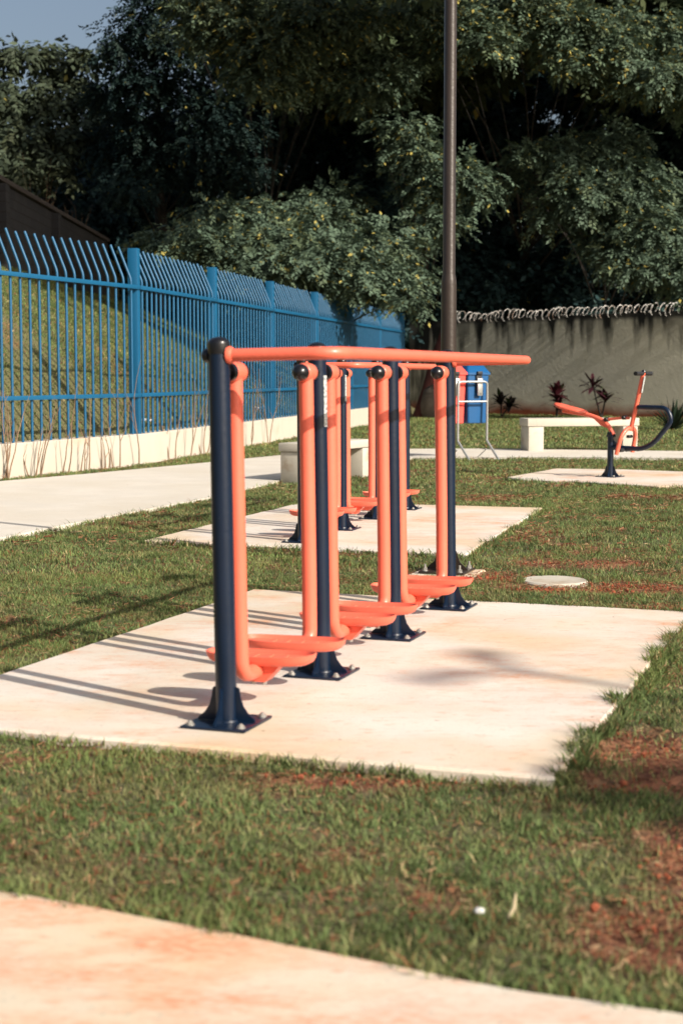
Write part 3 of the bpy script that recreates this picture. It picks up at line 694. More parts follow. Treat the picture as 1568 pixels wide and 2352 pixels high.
# ------------------------------------------------------------------ lamps
def lamp(P, h, s, arms, label, name='lamp_post'):
    root = empty(name, (P[0], P[1], 0)); tag(root, label, 'lamp post', 'dark lamp posts on the lawn')
    MB().lathe([(.050*s, -.02), (.049*s, 1.82), (.0455*s, 1.86), (.0405*s, 1.885), (.039*s, h*.6), (.036*s, h)], n=24).build('pole', M_PL, root, smooth=50)
    pl = MB(); pl.box((0, 0, -.012), (.30, .30, .014), rz=math.atan2(U1.y, U1.x), bev=.003)
    prof = [(.042, 0), (.14, 0), (.12, .02), (.085, .05), (.07, .09), (.06, .12), (.042, .125)]
    for k in range(4):
        pl.prism(prof, -.004, .004, Matrix.Translation((0,0,-.004)) @ Matrix.Rotation(k*math.pi/2+math.atan2(U1.y, U1.x), 4, 'Z') @ Matrix(((1,0,0,0),(0,0,1,0),(0,1,0,0),(0,0,0,1))))
    base = pl.build('base_plate', M_PL, root)
    for sx in (-1, 1):
        for sy in (-1, 1):
            q = U1*sx*.115 + Wd*sy*.115
            b = MB(); T = Matrix.Translation((q.x, q.y, -.006)); b.lathe([(.02, 0), (.02, .005)], T, 14); b.lathe([(.015, .005), (.015, .02)], T, 6); b.lathe([(.008, .02), (.008, .045)], T, 10)
            b.build('anchor_bolt', M_BO, base)
    for (dx, dy) in arms:
        d = Vector((dx, dy, 0)); L = d.length; d.normalize(); a = math.atan2(d.y, d.x)
        MB().tube([(0, 0, h-.12), (d.x*.15, d.y*.15, h-.06), (d.x*L*.5, d.y*L*.5, h)], .024, 10).build('arm', M_PL, root)
        hd = MB(); T = Matrix.Translation((0,0,h)) @ Matrix.Rotation(a, 4, 'Z')
        vs = []; N = 24
        for (q, zz) in ((.7, .045), (1, .015), (1, -.01), (.85, -.02)):
            for j in range(N):
                t = 2*math.pi*j/N; vs.append(tuple(T @ Vector((L*.62 + L*.42*q*math.cos(t), .095*q*math.sin(t), zz))))
        fs = [tuple(range(N))[::-1], tuple(range(3*N, 4*N))] + [(q*N+j, q*N+(j+1) % N, (q+1)*N+(j+1) % N, (q+1)*N+j) for q in range(3) for j in range(N)]
        hd.raw(vs, fs); hd.build('lamp_head', M_PL, root)
lamp((LPOS.x, LPOS.y), 6.2, 1.0, ((-.42*1.2, -.47*1.2), (.03, .62)), 'tall dark brown lamp pole rising behind the nearest walking machine')
J = Vector(G(1119, 1530)); hl = 9.0; off = Vector((sdir.x, sdir.y))/sdir.z*hl
lamp((J.x+off.x, J.y+off.y), hl, 1.0, ((-.34, -.38), (.02, .40)), 'matching lamp pole off to the right whose shadow falls on the pad')

# ------------------------------------------------------------------ blue fence
def fence():
    root = empty('blue_fence', (FN.x, FN.y, .40)); tag(root, 'blue steel bar fence with outward bent tips on a pale low wall', 'fence')
    zt = 1.25 + 285*21.9/FP - .40; ztop = zt
    zr1 = 1.25 + 197*21.9/FP - .40; zr2 = 1.25 - 47*21.9/FP - .40
    P = []; 
    posts = [(FN + FD1*3.75*k, FD1) for k in (2, 1)] + [(FN + FD2*FPITCH*k, FD2) for k in range(7)]
    pts = [p for p, _ in posts]
    for i, p in enumerate(pts):
        l = p-FN; d = FD2 if i >= 2 else -FD1
        MB().box((l.x, l.y, (ztop-.01)/2), (.145, .125, ztop+.01), rz=math.atan2(d.y, d.x)+math.pi/2, bev=.006).build('fence_post', M_FB, root)
    for i in range(len(pts)-1):
        a, b = pts[i]-FN, pts[i+1]-FN; d = (b-a).normalized(); nrm = Vector((d.y, -d.x)); L = (b-a).length
        ang = math.atan2(d.y, d.x)
        for zz in (zr1, zr2):
            c = (a+b)/2 + nrm*.092
            MB().box((c.x, c.y, zz), (L-.01, .03, .055), rz=ang, bev=.003).build('rail', M_FB, root)
        mb = MB(); n = int(round((L-.15)/.212)); step = (L-.15)/n
        for k in range(n):
            q = a + d*(.075+step*(k+.5)) + nrm*.055; h = -nrm
            jt = random.uniform(-.012, .012)
            mb.tube(rounded([(q.x, q.y, -.03), (q.x, q.y, zr1+.10), (q.x+h.x*.20, q.y+h.y*.20, ztop+.02+jt)], .05, 3), .0185, 8)
        mb.build('bar_panel', M_FB, root, smooth=50)
    # low wall under it
    wroot = MB()
    line = [FN + FD1*10.5, FN, FN + FD2*FPITCH*6.2]
    rings = []
    for i, p in enumerate(line):
        d = (line[min(i+1, 2)]-line[max(i-1, 0)]).normalized(); nn = Vector((d.y, -d.x))
        rings.append([(p.x+nn.x*s, p.y+nn.y*s, z) for (s, z) in ((.155, -.3), (.150, .39), (.140, .402), (-.140, .402), (-.15, .39), (-.155, -.3))])
    vs = [q for r_ in rings for q in r_]; fs = [tuple(range(6)), tuple(range(12, 18))] + [(i*6+j, i*6+(j+1) % 6, (i+1)*6+(j+1) % 6, (i+1)*6+j) for i in range(2) for j in range(6)]
    wroot.raw(vs, fs); o = wroot.build('low_wall', M_PLI, smooth=25); tag(o, 'pale rendered low wall carrying the blue fence', 'wall')
fence()
# ------------------------------------------------------------------ saplings at the foot of the fence
def sapling(P, h, n, seed, label):
    rs = random.Random(seed); mb = MB()
    def br(p, d, L, r, depth):
        pts = [p]; q = p.copy(); dd = d.copy(); k = 6
        for i in range(k):
            dd = (dd + Vector((rs.uniform(-.16,.16), rs.uniform(-.16,.16), rs.uniform(-.02,.10)))).normalized(); q = q + dd*L/k; pts.append(q.copy())
            if depth > 0 and i > 0 and rs.random() < .42:
                a = rs.uniform(0, 6.28); nd = (dd + Vector((math.cos(a), math.sin(a), .2))*rs.uniform(.35,.75)).normalized()
                br(q.copy(), nd, L*rs.uniform(.25,.5)*(1-i/k*.5), r*(1-i/k*.7)*.6, depth-1)
        mb.tube(pts, [r*(1-.75*i/k) for i in range(k+1)], 5)
    for i in range(n):
        a = rs.uniform(0, 6.28); br(Vector((math.cos(a)*.05,math.sin(a)*.03,0)), Vector((math.cos(a)*rs.uniform(.02,.3), math.sin(a)*.2, 1)).normalized(), h*rs.uniform(.7, 1), .0105, 2)
    o = mb.build('bare_sapling', M_TW, smooth=60); o.location = (P[0], P[1], -.05); tag(o, label, 'sapling', 'bare saplings along the low wall'); return o
def wallfoot(px, off=.24):
    # the point at the wall's foot seen at image column px
    t0, t1 = 5.0, 60.0
    for _ in range(50):
        m_ = (t0+t1)/2; X = float(fx(np.array(m_)))+off; v = X/m_*FP*.996+CX
        if v < px: t0 = m_
        else: t1 = m_
    return (float(fx(np.array(m_)))+off, m_)
sap = [(14, 1.5, 3), (27, 1.35, 1), (76, .85, 3), (86, 1.5, 2), (138, 1.0, 1), (153, 1.45, 1), (191, .8, 2), (205, 1.3, 1), (245, .75, 3), (262, 1.15, 1), (270, 1.5, 1), (318, 1.9, 1), (398, 1.4, 2), (432, 1.3, 2), (470, 1.6, 3), (575, 1.8, 2), (614, 1.7, 2), (702, 1.7, 2), (745, 1.6, 3), (765, 1.8, 2)]
wh = ['first', 'second', 'third', 'fourth', 'fifth', 'sixth', 'seventh', 'eighth', 'ninth', 'tenth', 'eleventh', 'twelfth', 'thirteenth', 'fourteenth', 'fifteenth', 'sixteenth', 'seventeenth', 'eighteenth', 'nineteenth', 'twentieth']
for i, (px, h, n) in enumerate(sap):
    desc = 'single leafless' if n == 1 else ('forked leafless' if n == 2 else 'bushy leafless')
    sapling(wallfoot(px), h*.82, n, 100+i, '%s sapling, %s from the left along the low wall' % (desc, wh[i]))

# ------------------------------------------------------------------ back wall + razor wire
_wd = Vector((math.cos(R(39)), -math.sin(R(39)))); WA = Vector((3.8, 50.0)) - _wd*1.9; WB = WA + _wd*16; WDr = (WB-WA).normalized(); WL = (WB-WA).length; WH = 3.02
SLP = .013
o = MB()
for k in range(1): o.raw([(x, y, z) for x in (0, WL) for y in (-.1, .1) for z in (-.4, WH+SLP*x)], [(0,1,3,2),(4,6,7,5),(0,4,5,1),(2,3,7,6),(1,5,7,3),(0,2,6,4)])
bw = o.build('boundary_wall', M_WALL, smooth=25); bw.location = (WA.x, WA.y, -.04); bw.rotation_euler = (0, 0, math.atan2(WDr.y, WDr.x))
tag(bw, 'tall grey rendered wall with black mould streaks below its top', 'wall')
rw = MB(); pts = []; rr_ = random.Random(3); nl = int((WL-1.3)/.21)
for i in range(nl*14):
    t = i/14; a = 2*math.pi*t
    r = .175 + .035*math.sin(t*.7) + .012*math.sin(t*2.3)
    pts.append((1.35 + t*.21 + .10*math.sin(a+.6) + .05*math.sin(t*1.7), r*math.cos(a), WH + SLP*(1.35+t*.21) + .07 + r*math.sin(a)*.98 + .025*math.sin(t*.6)))
rw.tube(pts, .0068, 5)
for i in range(0, nl*14, 4):
    p = Vector(pts[i]); a = rr_.uniform(0, 6.28)
    rw.box((0,0,0), (.045, .004, .02), mtx=Matrix.Translation(p) @ Matrix.Rotation(a, 4, 'Z') @ Matrix.Rotation(rr_.uniform(0,3), 4, 'Y'))
rwo = rw.build('razor_wire', M_RW, smooth=60); rwo.location = (WA.x, WA.y, -.04); rwo.rotation_euler = bw.rotation_euler
tag(rwo, 'coil of rusty razor wire running along the top of the stained wall', 'razor wire')
# block wall on the hill
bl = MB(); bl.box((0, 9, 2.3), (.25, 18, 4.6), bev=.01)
blo = bl.build('block_wall', M_BLK, smooth=0); blo.location = (-6.85, 26.5, .42); tag(blo, 'block retaining wall with shade darkened into its colour, on the slope under the trees', 'wall')
cp = MB(); cp.box((0, 9, 4.68), (.36, 18.06, .10), bev=.012); cp.build('coping', mat('coping_concrete', (.045, .036, .032), .9, vary=.3, vscale=3), blo, smooth=25)  # coping darkened too, shade put into its colour
pr = MB()
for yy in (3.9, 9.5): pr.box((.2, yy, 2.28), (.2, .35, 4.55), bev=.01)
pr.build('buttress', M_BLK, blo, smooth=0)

# ------------------------------------------------------------------ leaves
def sprays(boughs, per_m3, leaf, spl=.42, K=9, green=(.05,.075,.035), yellow=.03, var=.35, droop=.35, maxn=60000, front=False):
    """boughs: (centre, (rx,ry,rz)). Returns V,F,tint of rhombic leaflets set along drooping sprays."""
    C = []; O = []; D = []
    for (c, r) in boughs:
        r = np.array(r); vol = 4.19*r[0]*r[1]*r[2]; n = max(12, int(per_m3*vol**.8))
        d = RNG.normal(size=(n, 3)); d /= np.linalg.norm(d, axis=1)[:, None]
        q = RNG.random(n)**.45
        p = d*q[:, None]
        # break the ellipsoid outline with lobes
        s = 1 + .55*(vnoise(d[:,0]*2.2+c[0]*3, d[:,2]*2.2+d[:,1]*1.7+c[2]*5)-.5)*2 + .16*(RNG.random(n)-.5)
        P = np.array(c) + p*r*s[:, None]
        C.append(P); O.append(d); D.append(q)
    P = np.concatenate(C); d = np.concatenate(O)
    if len(P) > maxn: k = RNG.permutation(len(P))[:maxn]; P = P[k]; d = d[k]
    n = len(P)
    a = d*np.array([1, 1, .35]) + RNG.normal(size=(n, 3))*.35; a[:, 2] -= droop; a /= np.linalg.norm(a, axis=1)[:, None]
    up = np.array([0, 0, 1.]) + RNG.normal(size=(n, 3))*.35 + d*.35
    b = np.cross(a, up); b /= np.linalg.norm(b, axis=1)[:, None]; nn = np.cross(b, a)
    L = spl*(.6+.8*RNG.random(n)); idx = np.repeat(np.arange(n), K); kk = np.tile(np.arange(K), n)
    t = (kk+.5)/K; sd = np.where(kk % 2 == 0, 1., -1.); sd[kk == K-1] = 0
    m = len(idx); A, B, N_ = a[idx], b[idx], nn[idx]
    org = P[idx] + A*(L[idx]*t)[:, None]; org[:, 2] -= (t**2)*L[idx]*.25
    l = A*.62 + B*(sd*.85)[:, None] + RNG.normal(size=(m, 3))*.20; l[:, 2] -= .22; l /= np.linalg.norm(l, axis=1)[:, None]
    nrm = N_ + RNG.normal(size=(m, 3))*.35; wv = np.cross(l, nrm); wv /= np.linalg.norm(wv, axis=1)[:, None]
    ll = leaf*(.7+.6*RNG.random(m))[:, None]; ww = ll*.23
    V = np.stack([org, org+l*ll*.45+wv*ww, org+l*ll, org+l*ll*.45-wv*ww], 1)
    F = np.arange(m*4).reshape(-1, 4)
    tone = (1-var/2+var*RNG.random(n))[idx]*(.75+.5*RNG.random(m))
    c = np.array(green)[None, :]*tone[:, None]
    wsel = RNG.random(n) < .2; c[wsel[idx]] *= np.array([1.15, 1.05, .9])
    ys = RNG.random(m) < yellow; c[ys] = np.array([.42, .36, .10])*(.5+.7*RNG.random(ys.sum()))[:, None]
    return V.reshape(-1, 3), F, np.repeat(c, 4, 0)
def tree(name, label, base, boughs, trunk_r, bark=None, limbs=True, group=None, cat='tree', fork=.55, **kw):
    bark = bark or M_BARK
    bx = Vector(base); root = empty(name, base); tag(root, label, cat, group)
    cs = [Vector(b[0]) for b in boughs]; cen = sum(cs, Vector())/len(cs)
    top = Vector((bx.x*.5+cen.x*.5, bx.y*.5+cen.y*.5, bx.z + (max(c.z for c in cs)-bx.z)*.8))
    rs = random.Random(int(abs(bx.x*100+bx.y*10)))
    pts = [Vector((0,0,-.2))]; 
    for i in range(1, 9):
        t = i/8; p = (top-bx)*t; p.x += rs.uniform(-.12,.12); p.y += rs.uniform(-.12,.12); pts.append(p)
    MB().tube(pts, [trunk_r*(1.15 if i == 0 else 1)*(1-.75*i/8) for i in range(9)], 10).build('trunk', bark, root, smooth=60)
    br = MB()
    for c in (cs if limbs else []):
        l = c-bx; t = min(.9, max(.25, (l.z/max(.1, (top-bx).z))*.62)); k = int(t*8); s = pts[k]
        mid = s.lerp(l, .5) + Vector((rs.uniform(-.2,.2), rs.uniform(-.2,.2), .25))
        r0 = trunk_r*.16*(1-t*.4)
        br.tube(rounded([s, mid, l], 3, 4), [r0*(1-.14*i) if i < 6 else r0*.16 for i in range(7)], 6, cap=False)
    if limbs: br.build('branch', bark, root, smooth=60)
    V, F, c = sprays([((b[0][0]-bx.x, b[0][1]-bx.y, b[0][2]-bx.z), b[1]) for b in boughs], **kw)
    nmesh('crown', V, F, M_LEAF, c, root)
    return root
def B(px, py, Y, rx, rz, ry=None):
    """a bough seen around (px,py) at distance Y; radii in picture units"""
    k = Y/FP*.80; return (tuple(W(px, py, Y)), (rx*k, (ry if ry else rx)*k*.62, rz*k*.92))
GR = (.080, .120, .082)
# tree leaning over the far end of the fence
bs = [B(420, 545, 36, 115, 42), B(520, 490, 37, 110, 50), B(590, 560, 36, 150, 55), B(700, 560, 36.5, 130, 55), B(480, 570, 36, 120, 32), B(620, 610, 35.5, 130, 45), B(760, 595, 35.5, 140, 55), B(870, 560, 37, 90, 75), B(880, 625, 36, 100, 55), B(935, 690, 35, 48, 34), B(800, 645, 35.5, 110, 32), B(960, 630, 36, 40, 60), B(760, 510, 38, 60, 40), B(640, 470, 38.5, 60, 30)]
tree('broad_tree', 'low spreading feathery green tree overhanging the end of the blue fence', (-.8, 41.5, .3), bs, .28, green=GR, per_m3=300, leaf=.135, spl=.46, K=13, yellow=.035, maxn=15000)
# tree right of it, behind the lamp pole
bs = [B(930, 290, 40, 70, 38), B(960, 350, 40, 90, 40), B(1060, 400, 39.5, 80, 55), B(980, 430, 40, 80, 50), B(1000, 500, 39.5, 70, 40), B(860, 170, 40, 90, 55), B(900, 130, 40, 50, 50), B(830, 220, 40.5, 60, 40), B(920, 560, 41, 60, 50), B(1100, 440, 39.5, 42, 60), B(760, 460, 41, 90, 45)]
tree('broad_tree', 'feathery green tree directly behind the lamp pole', (3.4, 58, .0), bs, .30, green=GR, per_m3=270, leaf=.135, spl=.46, K=13, yellow=.03, maxn=11000)
# right-hand lit tree
bs = [B(1220, 350, 42.0, 60, 40), B(1300, 350, 42.0, 90, 50), B(1400, 330, 42.0, 90, 60), B(1340, 440, 41.5, 110, 60), B(1270, 480, 42.0, 60, 45), B(1440, 420, 41.5, 100, 80), B(1500, 520, 41.0, 90, 70), B(1460, 590, 41.0, 90, 50), B(1560, 600, 41.0, 80, 90), B(1420, 520, 42.0, 100, 45), B(1540, 450, 42.5, 60, 50), B(1380, 560, 42.0, 60, 30), B(1650, 480, 42.0, 90, 120), B(1630, 630, 41.0, 90, 50), B(1190, 400, 43.0, 40, 70)]
tree('broad_tree', 'large drooping green tree lit by the sun above the right half of the wall', (9.8, 59, 0), bs, .34, green=GR, per_m3=290, leaf=.14, spl=.46, K=13, yellow=.02, maxn=19000)
# high canopies at the top of the view
bs = [B(430, 40, 39, 60, 60), B(540, 60, 39, 100, 70), B(640, 90, 39, 120, 70), B(700, 30, 39, 120, 60), B(600, 170, 39, 80, 45), B(500, -20, 39, 120, 60), B(760, 60, 39.5, 80, 60), B(820, 40, 39, 80, 50), B(660, 200, 39.5, 40, 40), B(740, 170, 40, 60, 40)]
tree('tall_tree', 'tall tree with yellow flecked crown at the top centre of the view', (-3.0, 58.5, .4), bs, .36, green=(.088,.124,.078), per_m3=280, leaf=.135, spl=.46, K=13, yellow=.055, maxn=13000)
bs = [B(950, 20, 39.5, 100, 50), B(1060, 60, 39.5, 110, 60), B(1120, 90, 39, 70, 50), B(1010, 110, 40, 70, 50), B(1250, 40, 40, 100, 60), B(1330, 60, 40, 100, 70), B(1400, 90, 40, 90, 60), B(1320, 130, 40, 70, 40), B(1180, 0, 40, 100, 50), B(1510, 170, 40, 100, 50), B(1470, 60, 41, 90, 60), B(1560, 90, 41, 70, 50), B(1630, 190, 40, 80, 60), B(1440, 160, 40.5, 50, 40), B(1570, 240, 41, 40, 30)]
tree('tall_tree', 'tall tree whose sunlit boughs hang into the top right of the view', (6.6, 59.5, 0), bs, .36, green=(.082,.122,.080), per_m3=280, leaf=.135, spl=.46, K=13, yellow=.055, maxn=16000)
# overhead canopies added above the frame to shade the recess
def canopy(name, label, base, box, n, seed, r, **kw):
    rs = random.Random(seed); bs = []
    for i in range(n):
        bs.append(((rs.uniform(*box[0]), rs.uniform(*box[1]), rs.uniform(*box[2])), (rs.uniform(1.3, 2.2), rs.uniform(1.3, 2.2), rs.uniform(.6, 1.1))))
    return tree(name, label, base, bs, r, **kw)
bs = [((.2+.35*k+dx, 25.5+2.1*k, 10.2+.35*k+dz), (1.5, 1.5, .8)) for k in range(6) for dx, dz in ((-.4, 0), (1.3, .5))]  # unseen boughs added so their shade falls on the block wall
tree('tall_tree', 'added tree with boughs above the frame that shade the block wall', (-5.6, 58, 3.4), bs, .3, green=(.05,.07,.035), per_m3=60, leaf=.42, spl=.9, maxn=2200, limbs=False)
DK = (.026, .056, .060)  # deep shade and its blue tint put into the leaf colour
GRP = 'dark trees filling the background'
cnt = 0
for (x0, x1, lab) in ((-2.6, .5, 'added shade canopy tree reaching out of the top of the view, left of centre'), (.5, 4.5, 'added shade canopy tree reaching out of the top of the view, at the centre'), (4.5, 10.5, 'added shade canopy tree reaching out of the top of the view, right of centre'), (10.5, 17, 'added shade canopy tree beyond the right edge of the view')):
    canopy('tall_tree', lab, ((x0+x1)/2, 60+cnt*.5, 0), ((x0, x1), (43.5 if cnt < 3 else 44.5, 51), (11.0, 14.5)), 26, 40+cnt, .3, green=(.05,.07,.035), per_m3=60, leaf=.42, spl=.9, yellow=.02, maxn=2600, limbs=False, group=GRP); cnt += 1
# dark background trees
for i, (x, y, lab) in enumerate(((-9.5, 55, 'dark tree at the far left behind the block wall'), (-5.6, 52, 'dark tree between the block wall and the fence'), (-1.8, 54, 'dark tree behind the leaning tree left of the lamp pole'), (2.2, 56, 'dark tree behind the lamp pole'), (6.3, 57, 'dark tree above the middle of the stained wall'), (10.4, 55, 'dark tree above the right end of the stained wall'), (14.5, 53, 'dark tree just outside the right edge of the view'))):
    rs = random.Random(70+i); bs = []
    zb = 4.5 if i < 1 else 1.2
    for k in range(44):
        zz = rs.uniform(zb, 13.5 if i > 1 else (9.6 if i == 0 else 10.8))
        bs.append(((x+rs.uniform(-2.7, 2.7), y+rs.uniform(-2.6, 2.0), zz), (rs.uniform(1.0, 1.7), rs.uniform(1.0, 1.6), rs.uniform(.7, 1.2))))
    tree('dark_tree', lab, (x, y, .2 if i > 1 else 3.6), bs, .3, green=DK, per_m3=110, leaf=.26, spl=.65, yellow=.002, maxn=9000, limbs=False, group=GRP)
# trees on the plateau, top left
bs = [B(40, 118, 46, 80, 35), B(170, 120, 46.5, 65, 32), B(110, 105, 47, 50, 26), B(228, 112, 46, 40, 34), B(130, 165, 47, 60, 35), B(30, 220, 45.5, 90, 60), B(130, 230, 46, 90, 60), B(210, 200, 47, 60, 50), B(60, 310, 45, 90, 50), B(170, 300, 45.5, 80, 50), B(20, 370, 44, 60, 40), B(110, 380, 45, 80, 40), B(-60, 200, 46, 80, 120)]
tree('leafy_tree', 'dull green tree with hanging leaves under the patch of sky', (-9.6, 50, 4.6), bs, .22, green=(.048,.064,.040), per_m3=140, leaf=.26, spl=.55, K=6, yellow=.001, var=.6, droop=.7, maxn=6000)
bs = [B(262, 75, 42, 35, 40), B(325, 30, 42, 55, 60), B(270, 120, 42.5, 50, 40), B(350, 80, 42.5, 80, 70), B(330, 170, 43, 90, 60), B(260, 220, 43.5, 70, 50), B(400, 200, 43.5, 80, 60), B(310, 280, 44, 80, 50), B(420, 110, 42.5, 80, 60), B(410, -30, 42, 100, 60), B(480, 240, 43.5, 70, 60), B(450, 330, 44, 80, 50), B(350, 370, 44.5, 90, 50), B(540, 300, 44.5, 80, 50), B(560, 380, 44.5, 70, 40), B(250, 330, 45, 70, 60), B(300, 430, 44, 70, 40), B(480, 400, 45, 80, 40)]
tree('feathery_tree', 'blue green feathery tree darkened as if shaded, at the right edge of the patch of sky', (-5.6, 47, 3.4), bs, .26, green=(.017,.034,.032), per_m3=230, leaf=.135, spl=.46, K=13, yellow=.006, maxn=8000)  # leaf colour lowered in place of canopy shade
# reddish dry bushes on the slope
def drybush(P, h, n, seed, label):
    o = sapling(P[:2], h, n, seed, label); o.location.z = P[2]; o['group'] = 'dry bushes on the slope'; o['category'] = 'bush'; o.name = 'dry_bush'; return o
p = W(90, 380, 43); drybush((p.x, p.y, 4.3), 2.6, 7, 5, 'dry twiggy bush above the block wall at the left edge')
p = W(185, 400, 43.5); drybush((p.x, p.y, 4.0), 2.3, 5, 6, 'sparse dry bush with pale bare stems right of the block wall')
# leaning reddish trunk + boulder + hanging bough in the corner
o = MB().tube([(0,0,-.1), (.25, .1, .8), (.42, .15, 1.5), (.75, .2, 2.6), (.85, .2, 3.4)], [.30, .24, .22, .17, .14], 12).build('leaning_trunk', M_RBK)
p = G(968, 957); o.location = (p[0], p[1], 0); tag(o, 'leaning reddish tree trunk in the dark corner between fence and wall', 'tree trunk')
bo = MB(); N = 16; vs = []; rs = random.Random(2)
for i in range(9):
    ph = math.pi*i/8
    for j in range(N):
        a = 2*math.pi*j/N; k = .8+.25*float(fbm(np.array(math.cos(a)*2+i), np.array(math.sin(a)*2.), 1.))
        vs.append((.42*math.sin(ph)*math.cos(a)*k, .36*math.sin(ph)*math.sin(a)*k, .42+.52*math.cos(ph)*k*1.2))
fs = [(i*N+j, i*N+(j+1) % N, (i+1)*N+(j+1) % N, (i+1)*N+j) for i in range(8) for j in range(N)]
o = bo.raw(vs, fs).build('boulder', M_STN); p = G(995, 958); o.location = (p[0], p[1], -.05); tag(o, 'tall rounded boulder against the wall left of the red bin', 'boulder')

# ------------------------------------------------------------------ plants at the wall
def cordyline(P, h, heads, seed, label, col):
    rs = np.random.default_rng(seed); root = empty('cordyline', (P[0], P[1], 0)); tag(root, label, 'plant', 'purple leaved plants at the wall')
    st = MB(); V = []; F = []; T = []
    for (dx, hz, rad) in [(a*1.25, b*1.15, c*1.35) for a, b, c in heads]:
        st.tube([(0,0,-.05), (dx*.6, 0, hz*.5), (dx, 0, hz)], [.03, .024, .018], 6)
        for k in range(30):
            a = rs.random()*6.28; el = R(-10+85*rs.random()); L = rad*(.75+.4*rs.random())
            o_ = np.array([dx, 0, hz-.22*rs.random()*h]); d = np.array([math.cos(a)*math.cos(el), math.sin(a)*math.cos(el), math.sin(el)])
            s = np.cross(d, [0,0,1.]); s /= np.linalg.norm(s); w_ = .058*(.8+.5*rs.random())
            prev = None; c = np.array(col)*(.6+.9*rs.random())
            if rs.random() < .12: c = np.array([.05,.075,.03])
            for q, (t, ww) in enumerate(((0,.35),(.35,1),(.7,.8),(1,.05))):
                p_ = o_ + d*L*t; p_[2] -= L*.28*t*t
                V += [p_-s*w_*ww, p_+s*w_*ww]; T += [c, c]
                if q: b_ = len(V)-4; F.append((b_, b_+1, b_+3, b_+2))
    st.build('stem', M_BARK, root, smooth=60); nmesh('leaves', V, F, M_LEAF, np.array(T), root)
PU = (.040, .012, .018)
def foot(px, py): g = G(px, py); return g
cordyline(foot(1277, 957), 1.0, [(0, .62, .46), (.05, .40, .36)], 1, 'dark red leaved plant left of centre against the stained wall', (.055,.012,.018))
cordyline(foot(1380, 957), 1.2, [(-.22, .88, .48), (.10, .58, .46)], 2, 'twin headed dark purple plant behind the long bench', PU)
cordyline(foot(1150, 957), .8, [(0, .42, .42), (.2, .35, .34)], 3, 'low plant with shade darkened into its leaves, right of the blue bin', (.018,.014,.014))  # leaf colour darkened to stand in for shade
def agave(P, L, seed, label):
    rs = np.random.default_rng(seed); V = []; F = []; T = []
    for k in range(46):
        a = rs.random()*6.28; el = R(12+70*rs.random()); l = L*(.7+.5*rs.random())
        d = np.array([math.cos(a)*math.cos(el), math.sin(a)*math.cos(el), math.sin(el)]); s = np.cross(d, [0,0,1.]); s /= np.linalg.norm(s)
        c = np.array([.020,.036,.022])*(.6+.8*rs.random())
        for q, (t, ww) in enumerate(((0,.6),(.3,1),(.7,.7),(1,.03))):
            p_ = d*l*t; p_[2] -= l*.12*t*t
            V += [p_-s*.04*ww, p_+s*.04*ww]; T += [c, c]
            if q: b_ = len(V)-4; F.append((b_, b_+1, b_+3, b_+2))
    o = nmesh('agave', V, F, M_LEAF, np.array(T)); o.location = (P[0], P[1], -.04); tag(o, label, 'plant')
agave(G(1545, 985), .85, 4, 'dark spiky leaved plant at the right edge in front of the wall')

# ------------------------------------------------------------------ small things
o = slab_mesh('concrete_cover', SLAB, M_BE, z1=-.017, z0=-.08, jit=.004, step=.05, label='round pale concrete cover lying in the dug red soil', cat='cover', kind=None)
def clods(name, spots, m, label):
    mb = MB(); rs = random.Random(9)
    for (px, py, sx, sy, n) in spots:
        g = G(px, py)
        for k in range(n):
            c = Vector((g[0]+rs.gauss(0, sx), g[1]+rs.gauss(0, sy), GZ+rs.uniform(-.004, .01))); r = rs.uniform(.002, .007)*(2 if rs.random() < .1 else 1)
            bm = bmesh.new(); bmesh.ops.create_icosphere(bm, subdivisions=1, radius=r)
            for v in bm.verts: v.co *= rs.uniform(.7, 1.3); 
            for i, v in enumerate(bm.verts): v.index = i
            mb.raw([v.co+c for v in bm.verts], [[v.index for v in f.verts] for f in bm.faces]); bm.free()
    o = mb.build(name, m, smooth=0); tag(o, label, 'soil', kind='stuff'); return o
M_CL = mat('red_clods', (.24, .062, .026), .95, vary=.45, vscale=20)
clods('soil_clods', [(1130, 1318, .09, .12, 160), (1270, 1346, .16, .05, 260), (1450, 1340, .17, .1, 420), (1530, 1385, .12, .05, 120), (1500, 1700, .09, .12, 50), (1540, 1970, .05, .14, 40), (1480, 2090, .08, .06, 30), (900, 1780, .14, .02, 30), (700, 1765, .12, .02, 15), (1420, 1790, .07, .02, 20), (1340, 1285, .25, .08, 90)], M_CL, 'loose red soil clods in the bare patches of the lawn')
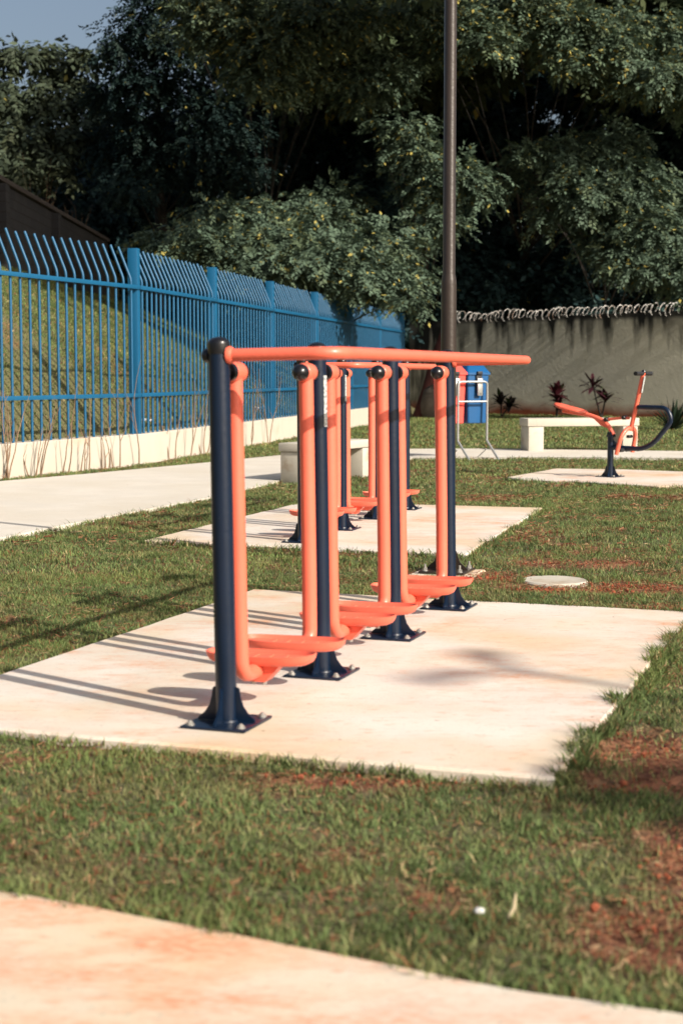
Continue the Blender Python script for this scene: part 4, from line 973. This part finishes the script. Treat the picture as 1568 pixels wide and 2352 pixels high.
def pebble(px, py, r, m, label, cat, name, sq=.6):
    bm = bmesh.new(); bmesh.ops.create_icosphere(bm, subdivisions=2, radius=r); rs = random.Random(int(px))
    for v in bm.verts: v.co *= rs.uniform(.85, 1.1); v.co.z *= sq
    mb = MB()
    for i, v in enumerate(bm.verts): v.index = i
    mb.raw([v.co.copy() for v in bm.verts], [[v.index for v in f.verts] for f in bm.faces]); bm.free()
    o = mb.build(name, m); g = G(px, py, -.01); o.location = (g[0], g[1], -.012); tag(o, label, cat); return o
pebble(1100, 2090, .014, M_LIT, 'small white pebble in the blurred foreground grass', 'pebble', 'pebble')
o = MB().tube([(0,0,0), (.012,.0,.022), (.016,.004,.055)], [.004,.005,.002], 6).build('dry_stalk', mat('straw', (.6,.5,.32), .8)); g = G(1168, 2105, -.02); o.location = (g[0], g[1], -.02); tag(o, 'pale dry stalk standing beside the white pebble', 'stalk')
def litter(p, s, seed, label):
    rs = random.Random(seed); mb = MB(); N = 5; vs = [(s*(i/4-.5)+rs.uniform(-.1,.1)*s, s*.5*(j/4-.5), rs.uniform(0, .35)*s) for j in range(5) for i in range(5)]
    fs = [(j*5+i, j*5+i+1, j*5+i+6, j*5+i+5) for j in range(4) for i in range(4)]
    mb.raw(vs, fs); o = mb.build('paper_litter', M_LIT); o.location = p; tag(o, label, 'litter', 'paper litter behind the fence')
def onhill(px, py):
    for Y in np.arange(18, 60, .05):
        q = W(px, py, Y)
        if q.z < float(hill(np.array(q.x), np.array(q.y)))+.05: return q
    return W(px, py, 30)
q = onhill(600, 945); litter((q.x, q.y, q.z+.03), .3, 1, 'crumpled white paper behind the fence between second and third post')
q = onhill(337, 975); litter((q.x, q.y, q.z+.03), .2, 2, 'crumpled white paper just right of the first fence post')
# small tree off to the right that throws the soft shade on the lawn
def offtree():
    s = Vector(G(1535, 1812)); h = 2.5; o2 = Vector((sdir.x, sdir.y))/sdir.z
    b1 = s + o2*h; 
    bs = [((b1.x, b1.y, h), (.28, .16, .16)), ((b1.x+.35, b1.y-.1, h+.15), (.3, .2, .2))]
    tree('young_tree', 'young tree outside the right edge whose shade falls on the lawn', (b1.x+.3, b1.y-.5, -.04), bs, .035, green=(.05,.08,.03), per_m3=1800, leaf=.06, spl=.16, maxn=900)
offtree()
